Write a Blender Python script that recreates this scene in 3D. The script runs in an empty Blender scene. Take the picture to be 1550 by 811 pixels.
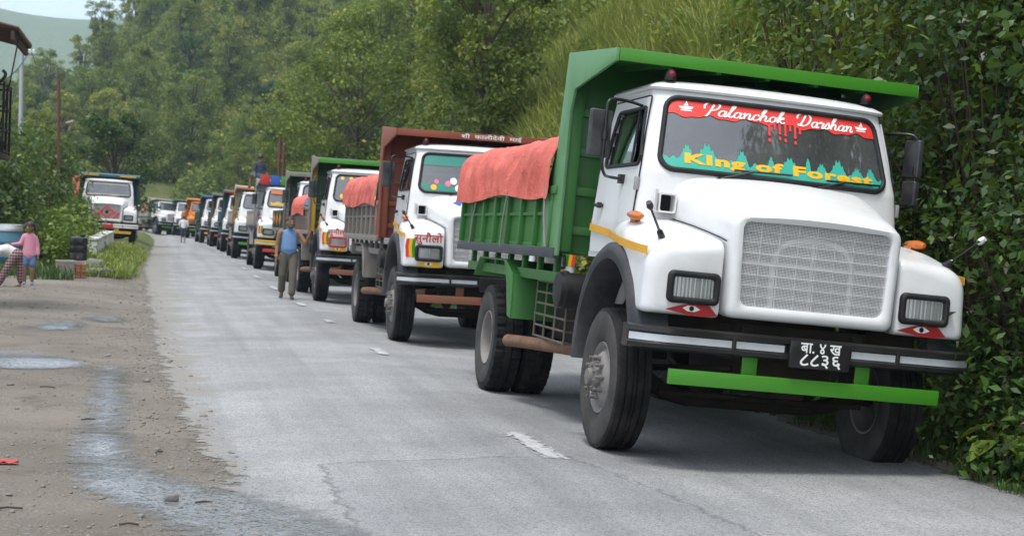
import bpy, bmesh, math, random
import numpy as np
from mathutils import Vector, Matrix, noise as mnoise
random.seed(7); RNG = np.random.default_rng(7)
SC = bpy.context.scene; COL = SC.collection
R = math.radians

# ------------------------------------------------------------------ camera
F_PX, CAM_H = 2450.0, 1.60
_yaw, _roll, _pitch = R(12.3), R(2.5), math.atan(50 / 2450.0)
cf = Vector((math.sin(_yaw)*math.cos(_pitch), math.cos(_yaw)*math.cos(_pitch), -math.sin(_pitch)))
cr0 = Vector((math.cos(_yaw), -math.sin(_yaw), 0)); cu0 = cr0.cross(cf)
cr = cr0*math.cos(_roll) + cu0*math.sin(_roll); cu = -cr0*math.sin(_roll) + cu0*math.cos(_roll)
cam_d = bpy.data.cameras.new('camera'); cam = bpy.data.objects.new('camera', cam_d); COL.objects.link(cam)
mw = Matrix((cr, cu, -cf)).transposed().to_4x4(); mw.translation = (0, 0, CAM_H); cam.matrix_world = mw
cam_d.sensor_width = 36; cam_d.lens = 36*F_PX/1550; cam_d.clip_start = 0.1; cam_d.clip_end = 9000
cam_d.dof.use_dof = True; cam_d.dof.focus_distance = 11.2; cam_d.dof.aperture_fstop = 5.0
SC.camera = cam

# ------------------------------------------------------------------ light: bright overcast day
SUN_EL, SUN_AZ = 72, 215          # azimuth clockwise from +Y: the light comes from behind and left of the camera
world = bpy.data.worlds.new('World'); SC.world = world; world.use_nodes = True
nt = world.node_tree; nt.nodes.clear()
sky = nt.nodes.new('ShaderNodeTexSky'); sky.sky_type = 'NISHITA'; sky.sun_disc = False
sky.sun_elevation = R(SUN_EL); sky.sun_rotation = R(SUN_AZ); sky.air_density = 1.3; sky.dust_density = 4.0; sky.altitude = 900
mixc = nt.nodes.new('ShaderNodeMix'); mixc.data_type = 'RGBA'; mixc.inputs[0].default_value = 0.72
mixc.inputs[7].default_value = (10.0, 10.5, 11.2, 1)       # even cloud layer
bgn = nt.nodes.new('ShaderNodeBackground'); bgn.inputs[1].default_value = 0.07
wo = nt.nodes.new('ShaderNodeOutputWorld')
nt.links.new(sky.outputs[0], mixc.inputs[6]); nt.links.new(mixc.outputs[2], bgn.inputs[0]); nt.links.new(bgn.outputs[0], wo.inputs[0])
sl = bpy.data.lights.new('sun', 'SUN'); sl.energy = 1.5; sl.angle = R(18); sl.color = (1, .96, .9)
so = bpy.data.objects.new('sun', sl); COL.objects.link(so)
sd = Vector((math.sin(R(SUN_AZ))*math.cos(R(SUN_EL)), math.cos(R(SUN_AZ))*math.cos(R(SUN_EL)), math.sin(R(SUN_EL))))
so.rotation_euler = sd.to_track_quat('Z', 'Y').to_euler(); so.location = sd*50
SC.view_settings.view_transform = 'Standard'; SC.view_settings.look = 'None'
SC.view_settings.exposure = 1.12; SC.view_settings.gamma = 1.0
SC.cycles.max_bounces = 8; SC.cycles.transparent_max_bounces = 12; SC.cycles.volume_bounces = 1
SC.cycles.use_denoising = True

# ------------------------------------------------------------------ mesh helpers
class MB:
    def __init__(s): s.v = []; s.f = []; s.m = []
    def add(s, vs, fs, mi=0):
        b = len(s.v); s.v.extend([tuple(p) for p in vs]); s.f.extend([tuple(i+b for i in f) for f in fs]); s.m.extend([mi]*len(fs)); return s
    def box(s, c, d, rz=0, rx=0, ry=0, mi=0):
        m = Matrix.Translation(c) @ Matrix.Rotation(rz, 4, 'Z') @ Matrix.Rotation(ry, 4, 'Y') @ Matrix.Rotation(rx, 4, 'X')
        vs = [m @ Vector((x*d[0]/2, y*d[1]/2, z*d[2]/2)) for x in (-1, 1) for y in (-1, 1) for z in (-1, 1)]
        return s.add(vs, [(0,1,3,2),(4,6,7,5),(0,4,5,1),(2,3,7,6),(0,2,6,4),(1,5,7,3)], mi)
    def bb(s, x0, x1, y0, y1, z0, z1, mi=0):
        return s.box(((x0+x1)/2, (y0+y1)/2, (z0+z1)/2), (x1-x0, y1-y0, z1-z0), mi=mi)
    def loft(s, rings, closed=True, caps=(True, True), mi=0):
        n = len(rings[0]); vs = [p for r in rings for p in r]; fs = []
        for i in range(len(rings)-1):
            for j in range(n if closed else n-1):
                k = (j+1) % n; fs.append((i*n+j, i*n+k, (i+1)*n+k, (i+1)*n+j))
        if closed and caps[0]: fs.append(tuple(range(n-1, -1, -1)))
        if closed and caps[1]: fs.append(tuple((len(rings)-1)*n+j for j in range(n)))
        return s.add(vs, fs, mi)
    def tube(s, pts, r, n=8, mi=0, caps=True, closed=False):
        pts = [Vector(p) for p in pts]; rr = r if isinstance(r, (list, tuple)) else [r]*len(pts)
        rings = []; prev = None; N = len(pts)
        for i, p in enumerate(pts):
            a = pts[(i-1) % N] if closed else pts[max(i-1, 0)]; b = pts[(i+1) % N] if closed else pts[min(i+1, N-1)]
            t = (b-a).normalized()
            if prev is None:
                u = t.orthogonal().normalized()
            else:
                u = (prev - t*prev.dot(t)); u = u.normalized() if u.length > 1e-6 else t.orthogonal().normalized()
            prev = u; w = t.cross(u)
            rings.append([p + (u*math.cos(6.28318*k/n) + w*math.sin(6.28318*k/n))*rr[i] for k in range(n)])
        if closed: rings.append(rings[0]); caps = False
        return s.loft(rings, True, (caps, caps), mi)
    def lathe(s, prof, n=24, axis='z', c=(0, 0, 0), mi=0, caps=(False, False)):
        rings = []
        for (r, h) in prof:
            ring = []
            for k in range(n):
                a = 6.283185*k/n; x, y = r*math.cos(a), r*math.sin(a)
                p = (x, y, h) if axis == 'z' else ((h, x, y) if axis == 'x' else (x, h, y))
                ring.append((p[0]+c[0], p[1]+c[1], p[2]+c[2]))
            rings.append(ring)
        return s.loft(rings, True, caps, mi)
    def prism(s, poly, plane, a, b, mi=0):
        def mk(p, t): return (t, p[0], p[1]) if plane == 'x' else ((p[0], t, p[1]) if plane == 'y' else (p[0], p[1], t))
        return s.loft([[mk(p, a) for p in poly], [mk(p, b) for p in poly]], True, (True, True), mi)
    def grid(s, rows, mi=0, mask=None):
        n = len(rows[0]); fs = []
        for i in range(len(rows)-1):
            for j in range(n-1):
                if mask is None or mask(i, j): fs.append((i*n+j, i*n+j+1, (i+1)*n+j+1, (i+1)*n+j))
        return s.add([p for r in rows for p in r], fs, mi)
    def mesh(s, name, mats, smooth=35, bevel=0, seg=2, solid=0, fixn=True):
        me = bpy.data.meshes.new(name); me.from_pydata(s.v, [], s.f)
        if not isinstance(mats, (list, tuple)): mats = [mats]
        for m in mats: me.materials.append(m)
        if len(mats) > 1: me.polygons.foreach_set('material_index', s.m)
        if bevel or solid or fixn:
            bm = bmesh.new(); bm.from_mesh(me)
            if solid:
                bmesh.ops.remove_doubles(bm, verts=bm.verts, dist=1e-5); bmesh.ops.recalc_face_normals(bm, faces=bm.faces)
                bmesh.ops.solidify(bm, geom=bm.faces[:], thickness=solid)
            if fixn: bmesh.ops.recalc_face_normals(bm, faces=bm.faces)
            if bevel:
                es = [e for e in bm.edges if len(e.link_faces) == 2 and e.calc_face_angle(0) > 0.6]
                bmesh.ops.bevel(bm, geom=es, offset=bevel, segments=seg, profile=.6, affect='EDGES', clamp_overlap=True)
            loose = [v for v in bm.verts if not v.link_faces]
            if loose: bmesh.ops.delete(bm, geom=loose, context='VERTS')
            bm.to_mesh(me); bm.free()
        if smooth:
            me.polygons.foreach_set('use_smooth', [True]*len(me.polygons)); me.set_sharp_from_angle(angle=R(smooth))
        me.update(); return me

def obj(name, me, parent=None, loc=(0, 0, 0), rot=(0, 0, 0), scale=None):
    o = bpy.data.objects.new(name, me); COL.objects.link(o); o.location = loc; o.rotation_euler = rot
    if scale is not None: o.scale = scale if hasattr(scale, '__len__') else (scale,)*3
    if parent: o.parent = parent
    return o
def tag(o, label, cat, group=None, kind=None):
    o['label'] = label; o['category'] = cat
    if group: o['group'] = group
    if kind: o['kind'] = kind
    return o
def struct(o): o['kind'] = 'structure'; return o
def empty(name, loc=(0, 0, 0), rot=(0, 0, 0)): return obj(name, None, None, loc, rot)
def copy_tree(o, parent=None):
    c = o.copy(); COL.objects.link(c); c.parent = parent
    for ch in o.children: copy_tree(ch, c)
    return c
def interp(x, tab):
    if x <= tab[0][0]: return tab[0][1]
    for (a, b), (c, d) in zip(tab, tab[1:]):
        if x <= c: return b + (d-b)*(x-a)/(c-a)
    return tab[-1][1]
def sstep(t): t = np.clip(t, 0, 1); return t*t*(3-2*t)
def catmull(pts, k=6, closed=False):
    P = [Vector(p) for p in pts]; out = []; n = len(P)
    for i in range(n if closed else n-1):
        if closed: p0, p1, p2, p3 = P[i-1], P[i], P[(i+1) % n], P[(i+2) % n]
        else: p0, p1, p2, p3 = P[max(i-1, 0)], P[i], P[i+1], P[min(i+2, n-1)]
        for j in range(k):
            t = j/k; out.append(.5*((2*p1)+(p2-p0)*t+(2*p0-5*p1+4*p2-p3)*t*t+(3*p1-p0-3*p2+p3)*t**3))
    if not closed: out.append(P[-1])
    return out
def rrect(x0, x1, z0, z1, r, k=5, tx0=None, tx1=None):
    """rounded quad as a list of (x, z), counter-clockwise; tx0/tx1: x limits of the top edge"""
    tx0 = x0 if tx0 is None else tx0; tx1 = x1 if tx1 is None else tx1
    C = [((x0, z0), (1, 1)), ((x1, z0), (-1, 1)), ((tx1, z1), (-1, -1)), ((tx0, z1), (1, -1))]
    out = []
    for q, ((x, z), (sx, sz)) in enumerate(C):
        cx, cz = x+sx*r, z+sz*r; a0 = [180, 270, 0, 90][q]
        for i in range(k+1):
            a = R(a0+90*i/k); out.append((cx+r*math.cos(a), cz+r*math.sin(a)))
    return out
def inpoly(x, y, poly):
    c = False; n = len(poly); j = n-1
    for i in range(n):
        xi, yi = poly[i]; xj, yj = poly[j]
        if (yi > y) != (yj > y) and x < (xj-xi)*(y-yi)/(yj-yi)+xi: c = not c
        j = i
    return c
def subdiv(poly, m):
    out = []; n = len(poly)
    for i in range(n):
        a, b = poly[i], poly[(i+1) % n]; L = math.hypot(b[0]-a[0], b[1]-a[1]); k = max(1, int(L/m))
        for j in range(k): out.append((a[0]+(b[0]-a[0])*j/k, a[1]+(b[1]-a[1])*j/k))
    return out

# ------------------------------------------------------------------ materials
class NT:
    def __init__(s, name):
        s.m = bpy.data.materials.new(name); s.m.use_nodes = True; s.t = s.m.node_tree; s.t.nodes.clear()
        s.out = s.n('OutputMaterial'); s.b = s.n('BsdfPrincipled'); s.l(s.b.outputs[0], s.out.inputs[0]); s.tc = s.n('TexCoord')
    def n(s, t, **kw):
        nd = s.t.nodes.new('ShaderNode'+t)
        for k, v in kw.items(): setattr(nd, k, v)
        return nd
    def l(s, a, b): s.t.links.new(a, b)
    def noise(s, scale, detail=4, rough=.6, co='Object', stretch=None, dist=0):
        nd = s.n('TexNoise'); nd.inputs['Scale'].default_value = scale; nd.inputs['Detail'].default_value = detail
        nd.inputs['Roughness'].default_value = rough; nd.inputs['Distortion'].default_value = dist
        src = s.tc.outputs[co]
        if stretch:
            mp = s.n('Mapping'); mp.inputs['Scale'].default_value = stretch; s.l(src, mp.inputs[0]); src = mp.outputs[0]
        s.l(src, nd.inputs['Vector']); return nd.outputs[0]
    def ramp(s, src, stops):
        nd = s.n('ValToRGB'); e = nd.color_ramp.elements
        while len(e) < len(stops): e.new(.5)
        for el, (p, c) in zip(e, stops):
            el.position = p; el.color = c if hasattr(c, '__len__') and len(c) == 4 else ((*c, 1) if hasattr(c, '__len__') else (c, c, c, 1))
        s.l(src, nd.inputs[0]); return nd.outputs[0]
    def mix(s, fac, a, b, mode='MIX'):
        nd = s.n('Mix', data_type='RGBA', blend_type=mode)
        for i, v in ((0, fac), (6, a), (7, b)):
            if isinstance(v, (int, float)): nd.inputs[i].default_value = v if i == 0 else (v, v, v, 1)
            elif hasattr(v, '__len__'): nd.inputs[i].default_value = (*v, 1) if len(v) == 3 else v
            else: s.l(v, nd.inputs[i])
        return nd.outputs[2]
    def math(s, op, a, b=0, c=None):
        nd = s.n('Math', operation=op)
        for i, v in enumerate((a, b) if c is None else (a, b, c)):
            if isinstance(v, (int, float)): nd.inputs[i].default_value = v
            else: s.l(v, nd.inputs[i])
        return nd.outputs[0]
    def bump(s, src, strength=.3, dist=.01):
        nd = s.n('Bump'); nd.inputs['Strength'].default_value = strength; nd.inputs['Distance'].default_value = dist
        s.l(src, nd.inputs['Height']); s.l(nd.outputs[0], s.b.inputs['Normal'])
    def set(s, **kw):
        for k, v in kw.items():
            k = k.replace('_', ' ')
            if isinstance(v, (int, float)): s.b.inputs[k].default_value = v
            elif hasattr(v, '__len__'): s.b.inputs[k].default_value = (*v, 1) if len(v) == 3 else v
            else: s.l(v, s.b.inputs[k])
        return s
MATS = {}
def pm(name, col, rough=.5, metal=0., var=.12, vs=3., dirt=0., dcol=(.16, .13, .10), ds=2.2, bump=0., bs=40., coat=0., spec=.5):
    """painted / plain surface: slight tone variation, patchy grime, fine relief"""
    if name in MATS: return MATS[name]
    t = NT(name); dark = tuple(c*(1-var) for c in col); lite = tuple(min(1, c*(1+var*.6)) for c in col)
    c = t.mix(t.noise(vs, 5), dark, lite)
    if dirt:
        d = t.ramp(t.noise(ds, 8, .7), [(.5-.25*dirt, 0.), (.78, 1.)])
        dm = t.math('MULTIPLY', d, min(1, dirt*1.2)); c = t.mix(dm, c, dcol)
        t.set(Roughness=t.math('MULTIPLY_ADD', dm, .4, rough))
    else: t.set(Roughness=t.math('MULTIPLY_ADD', t.noise(vs*4, 3), .14, rough-.07))
    t.set(Base_Color=c, Metallic=metal, Specular_IOR_Level=spec)
    if coat: t.set(Coat_Weight=coat, Coat_Roughness=.12)
    if bump: t.bump(t.noise(bs, 6, .65), bump, .01)
    MATS[name] = t.m; return t.m
def glassmat(name, tint, haze=.12, hcol=(.5, .52, .55)):
    t = NT(name); t.t.nodes.remove(t.b)
    tr = t.n('BsdfTransparent'); tr.inputs[0].default_value = (*tint, 1)
    gl = t.n('BsdfGlossy'); gl.inputs['Roughness'].default_value = .03; gl.inputs[0].default_value = (.95, .97, 1, 1)
    df = t.n('BsdfDiffuse'); df.inputs[0].default_value = (*hcol, 1)
    fr = t.n('Fresnel'); fr.inputs[0].default_value = 1.6
    m1 = t.n('MixShader'); t.l(t.math('MULTIPLY', t.ramp(t.noise(1.7, 5), [(.3, .35), (.7, 1.)]), haze), m1.inputs[0]); t.l(tr.outputs[0], m1.inputs[1]); t.l(df.outputs[0], m1.inputs[2])
    m2 = t.n('MixShader'); t.l(t.math('MULTIPLY_ADD', fr.outputs[0], 2.0, .03), m2.inputs[0]); t.l(m1.outputs[0], m2.inputs[1]); t.l(gl.outputs[0], m2.inputs[2])
    t.l(m2.outputs[0], t.out.inputs[0]); return t.m
def leafmat(name, stops, rough=.45, trans=.35):
    t = NT(name); at = t.n('Attribute', attribute_name='tint'); oi = t.n('ObjectInfo')
    v = t.math('ADD', at.outputs['Fac'], t.math('MULTIPLY_ADD', oi.outputs['Random'], .36, -.18))
    c = t.ramp(v, stops)
    t.set(Base_Color=c, Roughness=rough, Specular_IOR_Level=.35)
    tl = t.n('BsdfTranslucent'); t.l(t.mix(.5, c, (.20, .26, .03)), tl.inputs[0])
    mx = t.n('MixShader'); mx.inputs[0].default_value = trans; t.l(t.b.outputs[0], mx.inputs[1]); t.l(tl.outputs[0], mx.inputs[2]); t.l(mx.outputs[0], t.out.inputs[0])
    return t.m
M_white = pm('white_paint', (.74, .75, .765), .3, dirt=.34, dcol=(.50, .47, .43), ds=2.6, var=.05, coat=.25)
M_wdirty = pm('worn_white_paint', (.74, .74, .74), .4, dirt=.45, dcol=(.36, .32, .27), ds=2.4, var=.08, coat=.1)
M_black = pm('black_enamel', (.010, .010, .011), .3, spec=.35, dirt=.3, dcol=(.07, .065, .06), coat=.3)
M_blackm = pm('black_plastic', (.014, .0145, .016), .5, spec=.25, dirt=.3, dcol=(.09, .085, .08))
M_flare = pm('grey_rubber_flare', (.022, .025, .031), .5, spec=.3, dirt=.45, dcol=(.14, .13, .12), ds=4)
M_rubber = pm('tyre_rubber', (.012, .012, .013), .75, spec=.15, dirt=.3, dcol=(.12, .11, .10), ds=5, bump=.2, bs=60)
M_rubberside = pm('dusty_tyre_wall', (.05, .049, .047), .85, spec=.15, dirt=.5, dcol=(.14, .13, .12), ds=6, bump=.15, bs=50)
M_rim = pm('dusty_steel_rim', (.25, .24, .235), .7, .1, dirt=.6, dcol=(.14, .12, .10), ds=7, bump=.2)
M_hub = pm('greasy_hub_steel', (.20, .19, .18), .6, .3, dirt=.6, dcol=(.10, .085, .07), ds=10, bump=.3)
M_chassis = pm('greasy_chassis_steel', (.014, .012, .011), .8, 0., spec=.15, dirt=.6, dcol=(.06, .045, .03), ds=5, bump=.3)
M_rust = pm('rusty_exhaust_steel', (.22, .13, .08), .8, .2, dirt=.6, dcol=(.10, .05, .03), ds=9, bump=.3)
M_rack = pm('dirty_rack_steel', (.17, .15, .125), .65, .3, dirt=.5, dcol=(.09, .06, .04), ds=8)
M_steel = pm('galvanised_steel', (.42, .42, .42), .5, .5, dirt=.4, ds=6)
M_silver = pm('silver_reflective_tape', (.62, .65, .70), .35, .3, dirt=.3, dcol=(.35, .33, .3), ds=5)
M_green = pm('bright_green_paint', (.035, .17, .028), .42, dirt=.28, dcol=(.06, .12, .045), ds=2.5, var=.22, coat=.1, bump=.06, bs=14)
M_greenlt = pm('lit_side_green_paint', (.10, .27, .10), .5, dirt=.4, dcol=(.22, .34, .22), ds=3, var=.2)  # body green made paler: light falling on the side wings put into the colour
M_greenbar = pm('fresh_green_paint', (.05, .25, .012), .38, dirt=.2, dcol=(.05, .10, .03), ds=6, var=.15, coat=.2)
M_dstrip = pm('tarred_side_strip', (.035, .045, .055), .6, dirt=.4, dcol=(.11, .10, .095), ds=3)
M_yellow = pm('yellow_reflector_tape', (.72, .37, .02), .45, var=.12, dirt=.2, dcol=(.5, .3, .08), ds=8)
M_orange = pm('amber_lens', (.62, .15, .01), .3, var=.15, dirt=.3, dcol=(.25, .09, .03), ds=12, coat=.4)
M_redlens = pm('red_lens', (.25, .015, .02), .25, coat=.5)
M_int = pm('dark_cab_interior', (.02, .02, .021), .8, spec=.15)
M_intgrey = pm('grey_vinyl', (.16, .16, .17), .7)
M_red = pm('red_sticker_vinyl', (.78, .045, .035), .45, var=.05)
M_teal = pm('teal_sticker_vinyl', (.035, .42, .32), .45, var=.08)
M_gold = pm('gold_sticker_vinyl', (.83, .47, .015), .45, var=.05)
M_wsticker = pm('white_sticker_vinyl', (.84, .84, .84), .5, var=.03)
M_eyered = pm('painted_eye_red', (.42, .018, .02), .5, var=.3, vs=12)
M_wire = pm('pale_wire_mesh', (.80, .80, .81), .5, .3, var=.2)
M_wirew = pm('white_wire', (.70, .70, .70), .5, .1)
M_rad = pm('dusty_radiator', (.10, .10, .105), .8, dirt=.5, dcol=(.2, .19, .18), ds=5)
M_glass = glassmat('windscreen_glass', (.46, .50, .51), .34, (.28, .29, .31))
M_glassd = glassmat('dark_door_glass', (.55, .58, .58), .08, (.3, .31, .32))
M_lamp = pm('lamp_reflector', (.80, .82, .78), .22, .45, var=.35, vs=26)
M_lens = glassmat('headlamp_lens', (.97, .98, .98), .10, (.8, .82, .78))
M_mirrorb = pm('mirror_back_plastic', (.03, .032, .036), .5, dirt=.4, dcol=(.15, .15, .15), ds=7)
def tarpmat(name, col):
    t = NT(name); n = t.ramp(t.noise(2.5, 8, .65), [(.3, 0.), (.7, 1.)]); c = t.mix(n, tuple(v*.70 for v in col), tuple(min(1, v*1.08+.06) for v in col)); c = t.mix(t.ramp(t.noise(6, 8, .75), [(.6, 0.), (.75, .5)]), c, tuple(v*.35+.05 for v in col))
    w = t.noise(9, 5, .7, dist=1.2)
    t.set(Base_Color=c, Roughness=.5, Specular_IOR_Level=.4)
    t.bump(t.math('ADD', t.math('MULTIPLY', t.math('ABSOLUTE', t.math('SUBTRACT', w, .5)), 1.5), t.math('MULTIPLY', t.noise(45, 3), .10)), 1.0, .035); return t.m
M_tarp = tarpmat('coral_red_tarpaulin', (.82, .12, .072))
M_tarp2 = tarpmat('orange_red_tarpaulin', (.74, .19, .13))
# ------------------------------------------------------------------ text and flat lettering
def text_mesh(body, size=1.0, bold=0.0, shear=0.0, align='CENTER', sx=1.0, space=1.0):
    cu_ = bpy.data.curves.new('lettering', 'FONT'); cu_.body = body; cu_.size = size; cu_.offset = bold; cu_.shear = shear
    cu_.align_x = align; cu_.align_y = 'CENTER'; cu_.resolution_u = 3; cu_.space_character = space; cu_.fill_mode = 'FRONT'
    o = bpy.data.objects.new('lettering', cu_); COL.objects.link(o)
    dg = bpy.context.evaluated_depsgraph_get(); me = bpy.data.meshes.new_from_object(o.evaluated_get(dg))
    vs = [(v.co.x*sx, v.co.y) for v in me.vertices]; fs = [tuple(p.vertices) for p in me.polygons]
    bpy.data.objects.remove(o); bpy.data.curves.remove(cu_); bpy.data.meshes.remove(me)
    return vs, fs
def place_flat(vf, fn):
    """flat (u, v) lettering laid on a surface: fn(u, v) -> point"""
    m = MB(); m.add([fn(u, v) for u, v in vf[0]], vf[1]); return m
GLY = {  # brush-script letters as strokes (x-height .5)
 'a': (.58, [[(.42,.40),(.25,.5),(.09,.36),(.08,.12),(.22,0),(.38,.14),(.46,.5)], [(.46,.5),(.42,.1),(.5,0),(.62,.12)]]),
 'l': (.36, [[(-.02,.12),(.2,.62),(.31,.98),(.22,1.05),(.14,.8),(.12,.15),(.22,0),(.38,.12)]]),
 'n': (.60, [[(.0,.38),(.1,.5),(.12,.0)], [(.12,.25),(.3,.5),(.42,.4),(.41,.1),(.5,0),(.62,.12)]]),
 'c': (.44, [[(.40,.38),(.28,.5),(.1,.38),(.07,.12),(.2,0),(.46,.12)]]),
 'h': (.60, [[(.0,.12),(.2,.7),(.27,1.0),(.17,1.02),(.1,.6),(.1,0)], [(.1,.25),(.28,.5),(.4,.38),(.4,.1),(.5,0),(.62,.12)]]),
 'o': (.50, [[(.24,.5),(.08,.36),(.08,.12),(.24,0),(.4,.14),(.4,.36),(.24,.5),(.36,.42),(.54,.46)]]),
 'k': (.56, [[(.0,.12),(.2,.7),(.27,1.0),(.17,1.02),(.1,.6),(.1,0)], [(.1,.22),(.3,.5),(.4,.4),(.18,.24),(.4,.0),(.56,.1)]]),
 'r': (.44, [[(.0,.38),(.12,.56),(.15,.43),(.33,.46),(.27,.1),(.35,0),(.46,.12)]]),
 's': (.42, [[(.0,.1),(.22,.56),(.34,.22),(.2,0),(.04,.08)], [(.2,0),(.42,.12)]]),
 'P': (.74, [[(.34,.95),(.24,.4),(.14,-.04),(.02,-.08)], [(-.16,.55),(-.2,.85),(.0,1.1),(.4,1.12),(.68,.95),(.62,.62),(.36,.45),(.22,.5)]]),
 'D': (.92, [[(.34,.98),(.24,.4),(.14,.06)], [(-.2,.62),(-.22,.9),(.05,1.12),(.5,1.08),(.76,.75),(.7,.3),(.42,.02),(.06,.03),(.0,.12),(.16,.14),(.4,.02)]]),
 ' ': (.38, [])}
def script_text(txt, h, width, slant=.28):
    adv = sum(GLY[c][0] for c in txt); k = width/adv; m = []; x = 0
    for c in txt:
        a, strokes = GLY[c]
        for st in strokes: m.append([(x+p[0]+slant*p[1], p[1]) for p in st])
        x += a
    ribs = []
    for q, st in enumerate(m):
        P = catmull([(p[0]*k, p[1]*h, 0) for p in st], 5); L = []; Rr = []
        for i, p in enumerate(P):
            t = (P[min(i+1, len(P)-1)]-P[max(i-1, 0)]).normalized(); w = h*(.032+.06*abs(t.y))
            nrm = Vector((-t.y, t.x, 0)); L.append(p+nrm*w); Rr.append(p-nrm*w)
        ribs.append((L, Rr, q))
    return ribs

# ------------------------------------------------------------------ truck body surfaces (local frame: -Y is forward, origin under the front axle)
W_T = [(1.42,1.045),(1.7,1.05),(2.1,1.02),(2.4,.98),(2.72,.925)]
Y0_T = [(1.42,-.21),(1.75,-.21),(2.1,-.17),(2.72,.06)]
CD, CB = .13, 1.22
def cab_y(x, z):
    w = interp(z, W_T); t = min(1, abs(x)/w); return interp(z, Y0_T) + CD*(1-(max(0, 1-t**3))**(1/3)) + .05*t*t
def cab_ring(z, inset=0., lift=0.):
    w = interp(z, W_T)-inset; y0 = interp(z, Y0_T)+inset; ys = y0+CD+.05; out = []; cb = CB-inset
    nS, nF, nB = 46, 72, 6
    for i in range(nS): out.append((-w, cb-.05-(cb-.05-ys)*i/nS, z+lift))
    for i in range(nF+1):
        a = -math.pi/2+math.pi*i/nF; sx = math.copysign(abs(math.sin(a))**(2/3), math.sin(a))
        out.append((w*sx, y0+CD-CD*abs(math.cos(a))**(2/3)+.05*sx*sx, z+lift))
    for i in range(1, nS+1): out.append((w, ys+(cb-.05-ys)*i/nS, z+lift))
    out.append((w-.05, cb, z+lift))
    for i in range(1, nB): out.append((w-.05-2*(w-.05)*i/nB, cb, z+lift))
    out.append((-w+.05, cb, z+lift)); return out
WS = rrect(-.90, .90, 2.115, 2.668, .10, 6, -.85, .85)          # windscreen opening (x, z)
DW = rrect(.03, .98, 2.14, 2.58, .06, 5, .17, .93)               # door window opening (y, z)
ZR = [1.42+.0217*i for i in range(61)]
def build_cab(off=0., top=True):
    m = MB(); rings = [cab_ring(z, -off) for z in ZR]; n = len(rings[0]); fs = []
    for i in range(len(rings)-1):
        for j in range(n):
            k = (j+1) % n
            cx = (rings[i][j][0]+rings[i+1][k][0])/2; cy = (rings[i][j][1]+rings[i+1][k][1])/2; cz = (ZR[i]+ZR[i+1])/2
            if cy < .45 and abs(cx) < .93 and inpoly(cx, cz, WS): continue
            if abs(cx) > .9 and inpoly(cy, cz, DW): continue
            fs.append((i*n+j, i*n+k, (i+1)*n+k, (i+1)*n+j))
    m.add([p for r in rings for p in r], fs)
    if top:                                                       # roof with a small rain lip
        rr = [rings[-1]] + [cab_ring(2.72, a, b) for a, b in ((-.022,.004),(-.03,.02),(-.018,.035),(.03,.062),(.12,.09),(.3,.115),(.55,.125),(.8,.128))]
        m.loft(rr, True, (False, True))
    return m
def cab_pt(x, z, off): return (x, cab_y(x, z)-off, z)
def side_pt(s, y, z, off): return (s*(interp(z, W_T)+off), y, z)

def polyring(C, rad, k=5, m=5):
    """closed ring of 2-D points round a polygon with rounded corners; constant count"""
    out = []; n = len(C)
    for i in range(n):
        p = Vector(C[i]); a = Vector(C[i-1]); b = Vector(C[(i+1) % n]); r = rad[i]
        da = (a-p).normalized()*min(r, (a-p).length*.48); db = (b-p).normalized()*min(r, (b-p).length*.48)
        s, e = p+da, p+db
        for j in range(k+1):
            t = j/k; q = s*(1-t)**2+p*2*t*(1-t)+e*t*t; out.append((q.x, q.y))
        nx = Vector(C[(i+1) % n]); nn = Vector(C[(i+2) % n]); r2 = rad[(i+1) % n]
        s2 = nx+(p-nx).normalized()*min(r2, (p-nx).length*.48)
        for j in range(1, m): out.append(tuple(e+(s2-e)*j/m))
    return out
def hood_ring(y, wb, wt, z0, z1, rt, crown, rb=.06):
    ring = polyring([(-wb, z0), (wb, z0), (wt, z1), (-wt, z1)], [rb, rb, rt, rt], 6, 7)
    return [(x, y, z+(crown*(1-(x/wt)**2) if z > (z0+z1)/2 and abs(x) < wt else 0)) for x, z in ring]
HOOD = [(-1.00,.615,.635,1.085,1.80,.09,.03),(-.95,.62,.642,1.085,1.83,.10,.035),(-.88,.63,.655,1.09,1.855,.12,.04),(-.7,.67,.69,1.2,1.905,.15,.05),(-.4,.74,.765,1.4,1.985,.2,.06),(-.15,.79,.83,1.5,2.045,.25,.065),(.05,.82,.86,1.5,2.085,.28,.065)]
def build_hood():
    m = MB(); rings = [hood_ring(y, *a) for y, *a in HOOD]
    wb, wt, z0, z1, rt, cr_ = HOOD[0][1:]
    nose = []
    for y, ins in ((-1.0, .0),(-1.03,.006),(-1.05,.02),(-1.06,.045),(-1.055,.075)):
        nose.append(hood_ring(y, wb-ins, wt-ins, z0+ins, z1-ins*.5, max(.06, rt-ins*.3), cr_))
    g = [hood_ring(y, .528, .555, 1.175, 1.755, .06, .012) for y in (-1.045, -1.0)]
    m.loft(list(reversed(g))+list(reversed(nose)), True, (False, False)); m.loft(rings, True, (False, True)); return m
ARC_Y, ARC_Z = -.1, .70
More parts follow.
